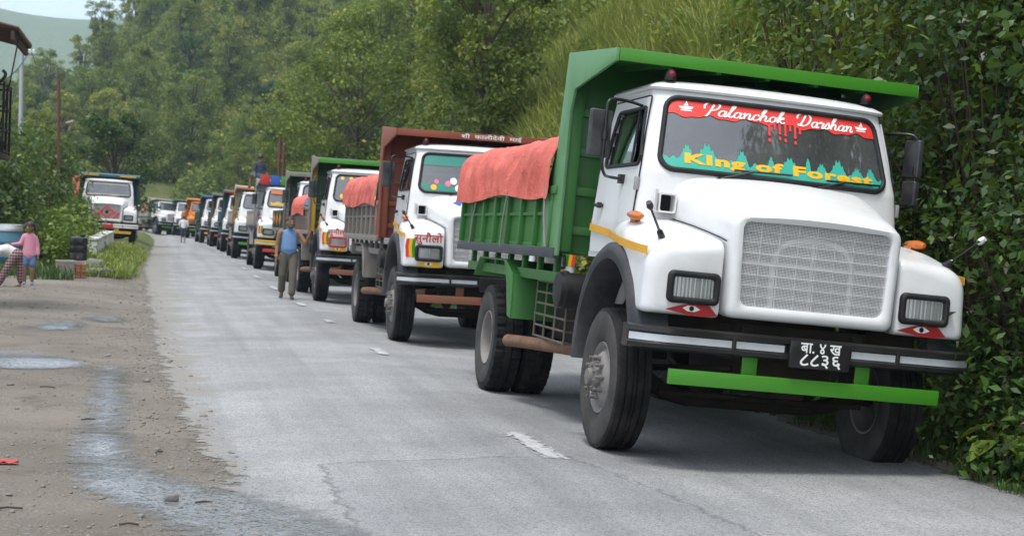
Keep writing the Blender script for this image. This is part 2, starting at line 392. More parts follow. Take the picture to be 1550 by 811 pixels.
def build_fender(s):
    m = MB(); rings = []
    st = [(-1.0,.075),(-.992,.045),(-.975,.02),(-.94,.0),(-.9,0),(-.86,0),(-.82,0)]+[(-.82+.06*i, 0) for i in range(1, 23)]
    for y, ins in st:
        xi = interp(y, [(-1.0,.645),(-.88,.66),(-.7,.70),(-.4,.77),(-.1,.83),(.5,.9)])
        xo = interp(y, [(-1.0,1.205),(-.6,1.215),(-.3,1.20),(.1,1.14),(.5,1.07)])
        zi = interp(y, [(-1.0,1.60),(-.8,1.645),(-.5,1.70),(-.1,1.76),(.5,1.76)])
        zo = interp(y, [(-1.0,1.53),(-.8,1.60),(-.5,1.67),(-.1,1.72),(.5,1.70)])
        dy = abs(y-ARC_Y); zb = max(1.07, ARC_Z+math.sqrt(max(0, .70**2-dy*dy))) if dy < .70 else 1.07
        C = [(xi+ins*.3, zb+ins*.3), (xo-ins, zb+ins*.3), (xo-ins-.02, zo-ins), (xi+ins*.3, zi-ins*.8)]
        rings.append([(s*x, y, z) for x, z in polyring(C, [.03,.05,.16,.05], 6, 5)])
    m.loft(rings, True, (True, True)); return m
def build_flare(s):
    m = MB(); rings = []
    sec = [(.98,.695),(1.2,.695),(1.235,.715),(1.24,.76),(1.235,.80),(1.205,.835),(1.12,.845),(.98,.845)]
    for i in range(41):
        a = R(186-176*i/40)
        rings.append([(s*x, ARC_Y-r*math.cos(a), ARC_Z+r*math.sin(a)) for x, r in sec])
    m.loft(rings, True, (True, True)); return m
def build_tyre(rear):
    m = MB(); n = 120; r0 = .525
    if not rear:
        prof = [(.262,-.105),(.285,-.125),(.34,-.140),(.40,-.146),(.45,-.142),(.495,-.132),(.513,-.122)]
        tread = [(-.118,.52),(-.075,.525),(-.072,.51),(-.062,.51),(-.059,.5255),(-.022,.526),(-.019,.51),(-.009,.51),(-.006,.526),(.006,.526),(.009,.51),(.019,.51),(.022,.526),(.059,.5255),(.062,.51),(.072,.51),(.075,.525),(.118,.52)]
    else:
        prof = [(.262,-.105),(.285,-.125),(.34,-.140),(.40,-.146),(.45,-.142),(.49,-.134)]
        tread = [(-.132,.505),(-.126,.524),(-.05,.527),(-.046,.512),(-.03,.512),(-.026,.527),(.026,.527),(.03,.512),(.046,.512),(.05,.527),(.126,.524),(.132,.505)]
    P = [(h, r, 0) for r, h in prof]+[(h, r, 1) for h, r in tread]+[(-h, r, 0) for r, h in reversed(prof)]
    rows = []
    for k in range(n):
        a = 6.283185*k/n; row = []
        for h, r, t in P:
            if t and not rear and abs(h) < .1: h = h+.0035*(1 if k % 2 else -1)
            if t and rear and abs(h) > .045 and (k % 4) in (0,): r = r-.022 if abs(h) < .13 else r-.012
            if not t and not rear and r > .48: r = r-(.004 if k % 2 else 0)
            row.append((h, r*math.cos(a), r*math.sin(a)))
        rows.append(row)
    rows.append(rows[0]); N = len(P)
    m.grid(rows)
    mi = []
    for i in range(n):
        for j in range(N-1): mi.append(0 if (len(prof)-2 <= j <= N-len(prof)) else 1)
    m.m = mi; return m
def build_rim(rear):
    m = MB()
    if rear: m.lathe([(.268,.115),(.262,.125),(.25,.118),(.235,.06),(.225,-.02),(.215,-.045),(.12,-.055),(.115,.0),(.09,.035),(.0,.04)], 40, 'x')
    else: m.lathe([(.268,.112),(.262,.122),(.25,.115),(.235,.085),(.225,.075),(.2,.10),(.165,.135),(.15,.14),(.0,.14)], 40, 'x')
    m.lathe([(.268,.112),(.25,0),(.25,-.11),(.268,-.115)], 40, 'x')
    return m
def build_hub(rear):
    m = MB(); x0 = -.05 if rear else .135; rr = .17 if rear else .15
    if not rear:
        m.lathe([(.115,.13),(.112,.17),(.10,.185),(.07,.19),(.06,.22),(.0,.225)], 28, 'x')
        for k in range(8):
            a = 6.283185*k/8+.2; m.lathe([(.012,.1845),(.012,.198),(0,.2)], 6, 'x', (0, .088*math.cos(a), .088*math.sin(a)))
    if rear: m.lathe([(.205,x0-.012),(.2,x0-.004),(.14,x0-.004),(.12,x0+.01),(.118,x0+.09),(.09,x0+.11),(0,x0+.112)], 28, 'x')
    for k in range(10):
        a = 6.283185*k/10; c = (0, rr*math.cos(a), rr*math.sin(a))
        m.lathe([(.021,x0-.01),(.021,x0+.028),(.013,x0+.03),(.013,x0+.062),(0,x0+.064)], 8, 'x', c)
    return m
CM = {}
def cm(key, fn):
    if key not in CM: CM[key] = fn()
    return CM[key]
def conform_strip(zlo, zhi, x0, x1, n, off, rows=4):
    m = MB(); g = [[] for _ in range(rows+1)]
    for i in range(n+1):
        x = x0+(x1-x0)*i/n; a, b = zlo(x), zhi(x)
        for r in range(rows+1): z = a+(b-a)*r/rows; g[r].append(cab_pt(x, z, off))
    m.grid(g); return m
def ws_top(x):
    return max(z for z in [2.12]+[2.115+.005*i for i in range(112) if inpoly(x, 2.115+.005*i, WSI)])
def ws_bot(x):
    return min(z for z in [2.668]+[2.115+.005*i for i in range(112) if inpoly(x, 2.115+.005*i, WSI)])
WSI = rrect(-.882, .882, 2.133, 2.651, .085, 6, -.833, .833)

# ------------------------------------------------------------------ the truck
def build_truck(name, label, loc, yaw=0., roll=R(3.2), body=M_green, body2=None, strip=None, cab=M_white, far=False, first=False,
                rib=M_green, board=None, ribs=8, fender_txt=None, ftcol=None, board_txt=None, flags=False, lettering=True,
                crash=None, bumper=M_black, grille='mesh', stripes=True, head_band=None, bezel=M_blackm, group='tipper trucks parked nose to tail', plate=M_black, mir=True, length=6.0, side=None, post=None):
    root = empty(name, loc, (0, roll, yaw)); root['label'] = label; root['category'] = 'truck'; root['group'] = group
    side = side or body; body2 = body2 or side; board = board or body; strip = strip or M_dstrip
    P = lambda nm, me, par=root, **k: obj(nm, me, par, **k)
    K = lambda key, mats, fn, **kw: cm((key,)+tuple(x.name for x in (mats if isinstance(mats, (list, tuple)) else [mats])), lambda: fn().mesh(key, mats, **kw))
    # cab
    P('cab_shell', K('cab_shell', cab, build_cab, smooth=40, fixn=True))
    P('cab_lining', K('cab_lining', M_int, lambda: build_cab(-.03, False).loft([cab_ring(2.70, .035)], True, (False, True)), smooth=40))
    hood = P('hood', K('hood', cab, build_hood, smooth=40))
    def door(s):
        rows = []; n = 44
        for i in range(56):
            z = 1.46+(2.665-1.46)*i/55; y0 = interp(z, [(1.46,.0),(2.1,.0),(2.665,.165)]); rows.append([side_pt(s, y0+(1.12-y0)*j/n, z, .008) for j in range(n+1)])
        m = MB(); m.grid(rows, mask=lambda i, j: not inpoly((rows[i][j][1]+rows[i+1][j+1][1])/2, (rows[i][j][2]+rows[i+1][j+1][2])/2, DW)); return m
    for s in (-1, 1):
        d = P('door', K('door%d' % s, cab, lambda: door(s), smooth=40, solid=.014))
        loop = [side_pt(s, y, z, .012) for y, z in subdiv(DW, .06)]
        P('window_seal', K('window_seal%d' % s, M_blackm, lambda: MB().tube(loop, .016, 6, closed=True)), d)
        P('window_glass', K('window_glass%d' % s, M_glassd, lambda: MB().grid([[side_pt(s, y, z, -.008) for y in np.linspace(.28, 1.0, 6)] for z in np.linspace(2.12, 2.60, 5)], mask=lambda i, j: True)), d)
        if not far:
            dl = [side_pt(s, interp(z, [(1.46,-.006),(2.1,-.006),(2.665,.159)]), z, .006) for z in np.linspace(1.46, 2.665, 10)]+[side_pt(s, y, 2.672, .004) for y in np.linspace(.2, 1.1, 8)]+[side_pt(s, 1.127, z, .006) for z in np.linspace(2.665, 1.46, 10)]
            P('door_gap', K('door_gap%d' % s, M_int, lambda: MB().tube(dl, .006, 5)), d)
        P('quarter_light_bar', K('qbar%d' % s, M_blackm, lambda: MB().tube([side_pt(s, .27, 2.14, .006), side_pt(s, .37, 2.58, .006)], .011, 6)), d)
        P('door_handle', K('door_handle%d' % s, M_black, lambda: MB().tube([side_pt(s, .98, 1.83, .0), side_pt(s, .98, 1.83, .045), side_pt(s, .86, 1.83, .045), side_pt(s, .86, 1.83, .0)], .014, 6).box(side_pt(s, .86, 1.83, .04), (.03, .05, .045)), bevel=.004), d)
        if not far: P('hinge', K('hinge%d' % s, M_steel, lambda: MB().box(side_pt(s, -.012, 1.99, .02), (.03, .05, .10)), bevel=.008), d)
        fe = P('fender', K('fender%d' % s, cab, lambda: build_fender(s), smooth=50))
        P('wheel_arch_flare', K('flare%d' % s, M_flare, lambda: build_flare(s), smooth=50))
        seam = [(s*(interp(y, [(-1.0,.645),(-.88,.66),(-.7,.70),(-.4,.77),(-.2,.815)])-.004), y, interp(y, [(-1.0,1.60),(-.8,1.645),(-.5,1.70),(-.1,1.76),(.5,1.76)])+.004) for y in (-.97, -.88, -.7, -.5, -.35, -.22)]
        P('panel_seam', K('seam%d' % s, M_int, lambda: MB().tube(seam, .005, 5)), hood)
        if stripes:
            P('yellow_stripe', K('ystripe%d' % s, M_yellow, lambda: MB().grid([[(s*(max(interp(y, [(-1.0,1.205),(-.6,1.215),(-.3,1.20),(.1,1.14),(.5,1.07)]) if y < .46 else 0, interp(1.6, W_T)+.012)+.013-.03*max(0, (-.84-y)/.1)**2), y, 1.495+.08*(y+.93)+dz) for y in [-.93+.085*i for i in range(25)]] for dz in (-.028, .028)]), solid=.003), fe)
        # headlight
        cx, cz = s*.862, 1.265
        def bez():
            m = MB(); rr = []
            for y, g in ((-.985,.0),(-1.025,.0),(-1.038,.012),(-1.04,.03),(-1.03,.042),(-1.0,.045)):
                rr.append([(x, y, z) for x, z in rrect(cx-.19+g, cx+.19-g, cz-.112+g, cz+.112-g, max(.014, .045-g*.6), 5)])
            m.loft(rr, True, (False, False)); return m
        h = P('headlight', K('headlight%d' % s, bezel, bez, smooth=50))
        def refl():
            m = MB(); g = []
            for i in range(9):
                z = cz-.07+.14*i/8; g.append([(cx-.148+.296*j/14, -1.003+.06*(1-((j-7)/7)**2)*(1-((i-4)/4)**2)**.5+.004*math.sin(j*2.2), z) for j in range(15)])
            m.grid(g); m.lathe([(.03,-1.0),(.03,-.985),(.0,-.98)], 12, 'y', (cx, 0, cz-.005)); return m
        P('reflector', K('reflector%d' % s, M_lamp, refl), h)
        P('lens', K('lens%d' % s, M_lens, lambda: MB().grid([[(cx-.147+.294*j/36, -1.012-.012*(1-((j-18)/18)**2)+.0022*math.sin(j*1.9), cz-.069+.138*i/4) for j in range(37)] for i in range(5)])), h)
        if not far:
            # painted eye under the headlight
            def eye(k):
                ez = 1.122; yy = -1.004-.0015*k; cxx = s*.86
                if k == 0: pts = [(-.19,-.018),(-.10,.012),(-.02,.032),(.09,.04),(.13,.026),(.19,-.035),(.10,-.05),(.0,-.05),(-.08,-.035)]
                elif k == 1: pts = [(-.065,0),(-.03,.019),(.02,.02),(.065,-.004),(.02,-.022),(-.03,-.02)]
                else: pts = [(.018*math.cos(i*.628), .018*math.sin(i*.628)) for i in range(10)]
                return MB().add([(cxx+p[0], yy, ez+p[1]) for p in pts], [tuple(range(len(pts)))])
            e0 = P('painted_eye', K('eye0%d' % s, M_eyered if first else M_gold, lambda: eye(0)), fe)
            P('painted_eye', K('eye1%d' % s, M_wsticker, lambda: eye(1)), fe)
            P('painted_eye', K('eye2%d' % s, M_black, lambda: eye(2)), fe)
        # turn signal and corner mirror
        def sig():
            m = MB(); rr = []
            for t, w, hh in ((0,.012,.012),(.03,.034,.026),(.10,.045,.036),(.19,.042,.032),(.28,.026,.02),(.33,.006,.006)):
                rr.append([(s*1.11+w*math.cos(a), -.42+t, 1.735+hh*math.sin(a)+t*.05) for a in [6.283*k/12 for k in range(12)]])
            m.loft(rr); m.box((s*1.09, -.22, 1.70), (.04, .12, .06)); return m
        P('turn_signal', K('turn_signal%d' % s, M_orange, sig, smooth=50))
        if mir:
            b = Vector((s*1.07, -.84, 1.59)); tp = b+Vector((s*.165, -.19, .20))
            P('corner_pole', K('corner_pole%d' % s, M_black, lambda: MB().tube([b, b+(tp-b)*.2, b+(tp-b)*.25, tp], [.026,.022,.009,.008], 8)))
            P('pole_tip', K('pole_tip%d' % s, M_wsticker if s > 0 else M_mirrorb, lambda: MB().tube([tp-(tp-b)*.08, tp, tp+(tp-b)*.12], [.016,.026,.02], 8)))
            # big mirror
            def arms():
                zt, zb_ = 2.60, 2.04; xo = s*(1.29 if s < 0 else 1.24)
                pts = catmull([side_pt(s, .35, zt, .0), side_pt(s, .22, zt+.01, .16), (xo-s*.03, .14, zt), (xo, .12, zt-.07), (xo, .12, 2.35), (xo, .12, zb_+.08), (xo-s*.03, .14, zb_), side_pt(s, .3, zb_-.01, .15), side_pt(s, .4, zb_-.01, .0)], 4)
                m = MB().tube(pts, .0125, 8); m.box(side_pt(s, .40, zb_-.01, .02), (.05, .07, .07)); m.tube([(xo, .12, 2.30), (xo, .12, 2.36)], .025, 8); return m
            a = P('mirror_arm', K('mirror_arm%d' % s, M_black, arms, smooth=50))
            if s < 0: P('mirror', K('mirror_l', M_mirrorb, lambda: MB().box((-1.325, .15, 2.34), (.185, .05, .36), rz=.25), bevel=.022, seg=3), a)
            else:
                P('mirror', K('mirror_r', M_mirrorb, lambda: MB().box((1.235, .17, 2.42), (.17, .06, .30), rz=-1.25), bevel=.022, seg=3), a)
                P('mirror', K('mirror_r2', M_mirrorb, lambda: MB().box((1.235, .17, 2.15), (.15, .06, .20), rz=-1.25), bevel=.022, seg=3), a)
        rl = P('roof_light', K('roof_light%d' % s, M_blackm, lambda: MB().lathe([(.045,2.80),(.045,2.83),(.04,2.86),(.025,2.885),(0,2.89)], 14, 'z', (s*.80, .20, 0)), smooth=50))
        P('lens', K('roof_lens%d' % s, M_redlens, lambda: MB().lathe([(.026,.0),(.024,-.012),(.0,-.018)], 12, 'y', (s*.80, .168, 2.85))), rl)
    # windscreen
    def wglass():
        zs = [2.115+.555*i/14 for i in range(15)]; xs = [-.9+1.8*j/36 for j in range(37)]
        g = [[cab_pt(x, z, .0) for x in xs] for z in zs]
        return MB().grid(g, mask=lambda i, j: inpoly((xs[j]+xs[j+1])/2, (zs[i]+zs[i+1])/2, WS) or inpoly(xs[j], zs[i], WS) or inpoly(xs[j+1], zs[i+1], WS) or inpoly(xs[j+1], zs[i], WS) or inpoly(xs[j], zs[i+1], WS))
    ws = P('windshield', K('windshield', M_glass, wglass, smooth=60))
    P('windshield_seal', K('ws_seal', M_blackm, lambda: MB().tube([cab_pt(x, z, .008) for x, z in subdiv(WS, .05)], .021, 8, closed=True), smooth=60), ws)
    for x0 in (-.47, .27):
        def wiper():
            m = MB(); p = Vector(cab_pt(x0, 2.075, .02)); e = Vector(cab_pt(x0+.28, 2.16, .035)); t = Vector(cab_pt(x0+.58, 2.165, .03)); t0 = Vector(cab_pt(x0+.12, 2.155, .03))
            m.tube([p, e], .010, 6); m.tube([t0, t], .008, 6); return m
        w = P('wiper', K('wiper%.2f' % x0, M_black, wiper))
        P('wiper_pivot', K('wiperp%.2f' % x0, M_steel, lambda: MB().lathe([(.017,-.02),(.017,.02),(0,.025)], 10, 'y', cab_pt(x0, 2.075, .02))), w)
    # seats, dash, steering wheel
    P('dashboard', K('dashboard', M_int, lambda: MB().bb(-.9, .9, .08, .3, 1.7, 2.10), bevel=.03))
    P('seat', K('seat', M_intgrey, lambda: MB().bb(-.78, -.22, .78, .92, 1.8, 2.42).bb(-.78, -.22, .45, .92, 1.6, 1.8), bevel=.04))
    P('seat', K('seat2', M_intgrey, lambda: MB().bb(.0, .80, .82, .95, 1.8, 2.38).bb(.0, .80, .5, .95, 1.6, 1.8), bevel=.04))
    P('steering_wheel', K('steering_wheel', M_intgrey, lambda: MB().tube([(-.5+.22*math.cos(a), .30+.13*math.sin(a), 2.20+.17*math.sin(a)) for a in [6.283*k/28 for k in range(28)]], .016, 6, closed=True).tube([(-.5, .18, 2.0), (-.5, .30, 2.20)], .02, 6).tube([(-.72, .30, 2.2), (-.28, .30, 2.2)], .014, 6)))
    # air intake on the scuttle
    if not far:
        P('air_intake', K('air_intake', M_wdirty, lambda: MB().loft([[(x, y, z) for x, z in rrect(-.935+g, -.80-g, 1.785+g, 1.93-g, .014, 2)] for y, g in ((-.12,0),(-.255,0),(-.255,.012),(-.14,.014))], True, (False, False)), smooth=30))
        P('intake_throat', K('intake_throat', M_int, lambda: MB().bb(-.922, -.813, -.15, -.142, 1.80, 1.915)))
        P('intake_flap', K('intake_flap', M_wdirty, lambda: MB().box((-.965, -.27, 1.87), (.012, .11, .16), rz=-.5), bevel=.003))
    # grille
    P('radiator', K('radiator', M_rad, lambda: MB().bb(-.56, .56, -.90, -.86, 1.13, 1.80)))
    if grille == 'mesh':
        def fine():
            m = MB(); t = .0017
            for i in range(105): x = -.555+1.11*i/104; m.bb(x-t, x+t, -1.022, -1.020, 1.165, 1.775)
            for i in range(58): z = 1.17+.60*i/57; m.bb(-.56, .56, -1.0195, -1.0175, z-t, z+t)
            return m
        g = P('grille_mesh', K('grille_mesh', M_wire, fine, smooth=0)); g['kind'] = 'stuff'
        P('grille_bars', K('grille_bars', M_wirew, lambda: [m := MB()] and [m.bb(-.553+1.106*i/8-.002, -.553+1.106*i/8+.002, -1.028, -1.024, 1.165, 1.772) for i in range(1, 8)] and [m.bb(-.558, .558, -1.0325, -1.0285, 1.17+.60*i/8-.002, 1.17+.60*i/8+.002) for i in range(1, 8)] and m, smooth=0))
        P('grille_hoop', K('grille_hoop', M_wirew, lambda: MB().tube(catmull([(-.29,-.985,1.18),(-.29,-.985,1.5),(-.22,-.985,1.62),(-.08,-.985,1.665),(.08,-.985,1.665),(.22,-.985,1.62),(.29,-.985,1.5),(.29,-.985,1.18)], 5), .022, 8).tube([(0,-.97,1.18),(0,-.97,1.66)], .008, 6).tube([(-.55,-.965,1.48),(.55,-.965,1.48)], .013, 6)))
    else:
        P('grille_panel', K('grille_panel', M_wire, lambda: [m := MB()] and [m.bb(-.56, .56, -1.03, -1.015, 1.18+.03*i, 1.192+.03*i) for i in range(20)] and m))
        if grille == 'diamond':
            def dia():
                m = MB(); c = [(-.34,0),(0,.25),(.34,0),(0,-.25)]; e = .70
                for i in range(4):
                    a, b = c[i], c[(i+1) % 4]; m.add([(a[0], -1.045, 1.46+a[1]), (b[0], -1.045, 1.46+b[1]), (b[0]*e, -1.045, 1.46+b[1]*e), (a[0]*e, -1.045, 1.46+a[1]*e)], [(0,1,2,3)])
                for s in (-1, 1): m.add([(s*.545,-1.045,1.44),(s*.43,-1.045,1.44),(s*.20,-1.045,1.20),(s*.31,-1.045,1.20)], [(0,1,2,3)])
                return m
            P('red_diamond_emblem', K('red_diamond', M_red, dia, solid=.008))
            P('round_badge', K('round_badge', M_black, lambda: MB().lathe([(.07,-1.04),(.07,-1.055),(.0,-1.056)], 16, 'y', (0, 0, 1.46))))
    # bumper
    def bump_path(u): return -1.075+.16*max(0, (abs(u)-1.0)/.28)**2
    def bump():
        m = MB(); sec = [(.10,.985),(.0,.99),(-.028,.975),(-.03,.945),(-.014,.932),(-.014,.878),(-.03,.865),(-.028,.84),(.0,.825),(.10,.83)]
        us = [-1.28+2.56*i/40 for i in range(41)]; m.loft([[(u, bump_path(u)+dy, z) for dy, z in sec] for u in us], True, (True, True)); return m
    bp = P('bumper', K('bumper', bumper, bump, smooth=40))
    for q, (a, b) in enumerate(((-1.27,-.575),(-.545,-.19),(.31,.64),(.675,1.27))):
        P('reflective_strip', K('bstrip%d' % q, M_silver, lambda: MB().grid([[(a+(b-a)*i/12, bump_path(a+(b-a)*i/12)-.0175, z) for i in range(13)] for z in (.881, .929)]), solid=.003), bp)
    for x in (-.56, .657): P('clamp', K('clamp%.2f' % x, M_black, lambda: MB().bb(x-.012, x+.012, -1.11, -1.085, .855, .955), bevel=.004), bp)
    pl = P('number_plate', K('number_plate', plate, lambda: MB().bb(-.165, .285, -1.135, -1.108, .785, .975), bevel=.018))
    if not far and lettering:
        mt = M_wsticker
        for q, (tx, zz, sz, sxx) in enumerate((('बा. ४ ख', .928, .105, .95), ('८८३६', .845, .125, 1.12))):
            P('lettering', K('plate_text%d' % q, mt, lambda: place_flat(text_mesh(tx, sz, .0016, 0, 'CENTER', sxx), lambda u, v: (.06+u, -1.137, zz+v)), smooth=0), pl)
    cr_m = crash or M_greenbar
    cb = P('crash_bar', K('crash_bar', cr_m, lambda: MB().bb(-1.0, 1.0, -1.09, -1.04, .60, .705), bevel=.006))
    for x in (-.41, .43): P('bracket', K('bracket%.2f' % x, cr_m, lambda: MB().bb(x-.055, x+.055, -1.035, -1.02, .62, .86), bevel=.004), cb)
    # running gear
    P('chassis_frame', K('chassis', M_chassis, lambda: MB().bb(-.45, -.37, -.95, 5.9, .78, 1.03).bb(.37, .45, -.95, 5.9, .78, 1.03).bb(-.5, .5, -.9, -.8, .8, 1.05).bb(-.37, .37, 1.5, 1.6, .82, 1.0).bb(-.37, .37, 3.4, 3.5, .82, 1.0).bb(-.37, .37, 5.6, 5.7, .82, 1.0), bevel=.008))
    P('engine_block', K('engine', M_chassis, lambda: MB().bb(-.3, .3, -.8, .6, .62, 1.3).bb(-.2, .2, -.6, .3, .52, .62).tube([(0, .6, .8), (0, 4.1, .56)], .06, 8).bb(-.95, -.55, -.75, -.7, .86, 1.1).bb(.55, .95, -.75, -.7, .86, 1.1), bevel=.02))
    P('front_axle', K('front_axle', M_chassis, lambda: MB().tube([(-1.0,0,.53),(-.82,0,.55),(-.68,0,.46),(-.5,0,.42),(.5,0,.42),(.68,0,.46),(.82,0,.55),(1.0,0,.53)], [.06,.075,.06,.055,.055,.06,.075,.06], 8).tube([(-.8,-.25,.48),(.8,-.25,.48)], .022, 6).tube([(-.75,.2,.62),(-.3,-.4,.7)], .025, 6)))
    for sx in (-.41, .41): P('leaf_spring', K('leaf_spring%.1f' % sx, M_chassis, lambda: [m := MB()] and [m.tube(catmull([(sx, -.75+.06*q, .68-.012*q), (sx, 0, .54-.02*q), (sx, .75-.06*q, .68-.012*q)], 6), .018, 5) for q in range(4)] and m))
    RA = 4.22
    P('rear_axle', K('rear_axle', M_chassis, lambda: MB().tube([(-1.0,RA,.53),(1.0,RA,.53)], .075, 10).lathe([(.0,-.22),(.17,-.17),(.22,0),(.17,.17),(.0,.22)], 16, 'y', (0, RA, .54)), smooth=50))
    for s in (-1, 1):
        for (y, x, rear) in ((0, 1.06, 0), (RA, 1.07, 1), (RA, .745, 1)):
            if x < .8 and s > 0 and far: continue
            rz = 0 if s > 0 else math.pi
            if x < .8: rz = math.pi-rz
            k = 'rear' if rear else 'front'
            w = obj('wheel', K('rim_'+k, M_rim, lambda: build_rim(rear), smooth=45), root, (s*x, y, .527), (random.uniform(0, 6), 0, rz))
            obj('tyre', K('tyre_'+k, [M_rubber, M_rubberside], lambda: build_tyre(rear), smooth=30, fixn=True), w)
            if x > .8: obj('hub', K('hub_'+k, M_hub, lambda: build_hub(rear), smooth=35), w)
    P('exhaust_pipe', K('exhaust', M_rust, lambda: MB().tube(catmull([(-.5,1.1,.66),(-.75,1.5,.62),(-.95,2.2,.60),(-1.1,2.9,.58),(-1.16,3.35,.56)], 5), .058, 12).tube([(-1.16,3.35,.56),(-1.15,3.28,.562)], .06, 12), smooth=50))
    P('air_filter', K('air_filter', M_blackm, lambda: MB().lathe([(0,-1.2),(.12,-1.2),(.148,-1.19),(.15,-1.15),(.16,-1.145),(.16,-1.11),(.146,-1.105),(.146,-.62),(0,-.6)], 24, 'x', (0, 1.52, 1.12)), smooth=40))
    def rack():
        m = MB()
        for z in np.linspace(.66, 1.16, 6): m.tube([(-1.04, 1.72, z), (-1.04, 2.85, z)], .011, 6)
        for y in np.linspace(1.72, 2.85, 4): m.tube([(-1.04, y, .65), (-1.04, y, 1.17)], .011, 6)
        for z in np.linspace(.66, 1.16, 6): m.tube([(-1.04, 1.72, z), (-.55, 1.72, z)], .010, 6)
        for x in (-.88, -.7): m.tube([(x, 1.72, .65), (x, 1.72, 1.17)], .010, 6)
        return m
    P('side_guard_rack', K('rack', M_rack, rack))
    P('fuel_tank', K('fuel_tank', M_chassis, lambda: MB().bb(.5, 1.05, 1.4, 2.4, .6, 1.05), bevel=.05))
    P('battery_box', K('battery_box', M_chassis, lambda: MB().bb(-.95, -.5, 1.8, 2.6, .66, 1.02), bevel=.05))
    # tipper body
    L1 = length
    bd = P('dump_body', K('dump_body', side, lambda: MB().bb(-1.21, 1.21, 1.62, L1, 1.43, 1.50).bb(-1.205, -1.165, 1.64, L1, 1.50, 1.94).bb(1.165, 1.205, 1.64, L1, 1.50, 1.94).bb(-1.2, 1.2, L1-.06, L1-.001, 1.50, 1.9), bevel=.004))
    xs = [1.78+(L1-1.86)*i/(ribs-1) for i in range(ribs)]
    rm = K('rib%d' % ribs, rib, lambda: MB().bb(-.028, .028, -.03, .03, 1.47, 1.925), bevel=.006)
    for s in (-1, 1):
        for y in xs: obj('rib', rm, bd, (s*1.228, y, 0))
        obj('top_rail', K('top_rail', rib, lambda: MB().bb(-.045, .045, 1.64, L1, 1.915, 1.985), bevel=.008), bd, (s*1.215, 0, 0))
        obj('mid_rail', K('mid_rail', rib, lambda: MB().bb(-.012, .012, 1.64, L1, 1.735, 1.765), bevel=.004), bd, (s*1.221, 0, 0))
        obj('side_strip', K('side_strip', strip, lambda: MB().bb(-.03, .03, 1.55, L1, 1.375, 1.462), bevel=.006), bd, (s*1.225, 0, 0))
        obj('lower_rail', K('lower_rail', body2, lambda: [m := MB()] and m.bb(-.03, .03, 1.75, L1-.2, 1.17, 1.26) and [m.bb(-.025, .025, y, y+.07, 1.25, 1.43) for y in np.linspace(1.85, L1-.4, 7)] and m, bevel=.005), bd, (s*1.12, 0, 0))
        # rear mudguard: front flap, top sheet, sloped rear
        mp = [(3.10,.78),(3.17,1.20),(3.5,1.32),(4.88,1.32),(5.12,1.12),(5.10,1.12),(4.87,1.305),(3.51,1.305),(3.185,1.19),(3.115,.78)]
        obj('rear_mudguard', K('mudguard', body2, lambda: MB().prism(mp, 'x', -.24, .24).prism([(3.12,.98),(3.17,1.2),(3.5,1.32),(3.6,1.32),(3.4,1.1),(3.24,.80),(3.10,.78)], 'x', -.253, -.2395), bevel=.003), bd, (s*.97, 0, 0), (0, 0, 0), (-s if s > 0 else 1, 1, 1))
    hb = P('headboard', K('headboard', body, lambda: MB().bb(-1.2, 1.2, 1.60, 1.635, 1.43, 3.06), bevel=.004))
    for z in (1.62, 1.95, 2.28, 2.61):
        obj('rib', K('hb_rib', body, lambda: MB().bb(-1.12, 1.12, -.03, .03, -.035, .035), bevel=.006), hb, (0, 1.585, z))
    for s in (-1, 1):
        obj('post', K('hb_post', post or board, lambda: MB().bb(-.05, .05, -.05, .05, 1.44, 3.0), bevel=.006), hb, (s*1.16, 1.565, 0))
        wing = [(1.47,1.40),(2.02,1.40),(2.06,1.95),(1.80,2.35),(1.70,3.11),(.20,3.0),(.20,2.905),(1.40,2.78),(1.48,2.6)]
        obj('side_wing', K('hb_wing', M_greenlt if first else board, lambda: MB().prism(wing, 'x', -.012, .012), bevel=.003), hb, (s*1.228, 0, 0))
    cp = P('canopy', K('canopy', body, lambda: MB().prism([(.205,2.97),(1.66,3.08),(1.66,3.045),(.205,2.935)], 'x', -1.215, 1.215), bevel=.004))
    fb = obj('canopy_front', K('canopy_front', head_band or (M_greenbar if first else board), lambda: MB().bb(-1.215, 1.215, .17, .2, 2.905, 3.0), bevel=.004), cp)
    for x in (-.8, -.4, 0, .4, .8): obj('stiffener', K('canopy_st', body, lambda: MB().prism([(.25,2.94),(1.55,3.035),(1.55,2.99),(.25,2.895)], 'x', -.02, .02)), cp, (x, 0, 0))
    if not far:
        for s in (-1, 1):
            if fender_txt:
                P('lettering', K('ftxt%s%d' % (fender_txt, s), ftcol, lambda: place_flat(text_mesh(fender_txt, .16, .003, 0, 'CENTER', 1.0), lambda u, v: (s*.88+u, -1.003-.0, 1.46+v*.9)), smooth=0))
        if board_txt:
            ux = -.30
            for wd in board_txt.split(' '):
                vf = text_mesh(wd, .115, .0012, 0, 'LEFT', 1.15)
                obj('lettering', K('btxt'+wd, M_wsticker, lambda: place_flat(vf, lambda u, v: (ux+u, .167, 2.950+v*.66)), smooth=0), cp); ux += max(u for u, v in vf[0])+.07
    if flags:
        for q, mt in enumerate((M_red, M_gold, M_greenbar)):
            for s in (-1, 1):
                P('painted_band', K('band%d%d' % (q, s), mt, lambda: MB().grid([[(s*(1.168-.045*q-.01*abs(i-4)*.4+dx), -1.003, 1.20+.036*i) for i in range(8)] for dx in (-.022, .022)])))
    return root
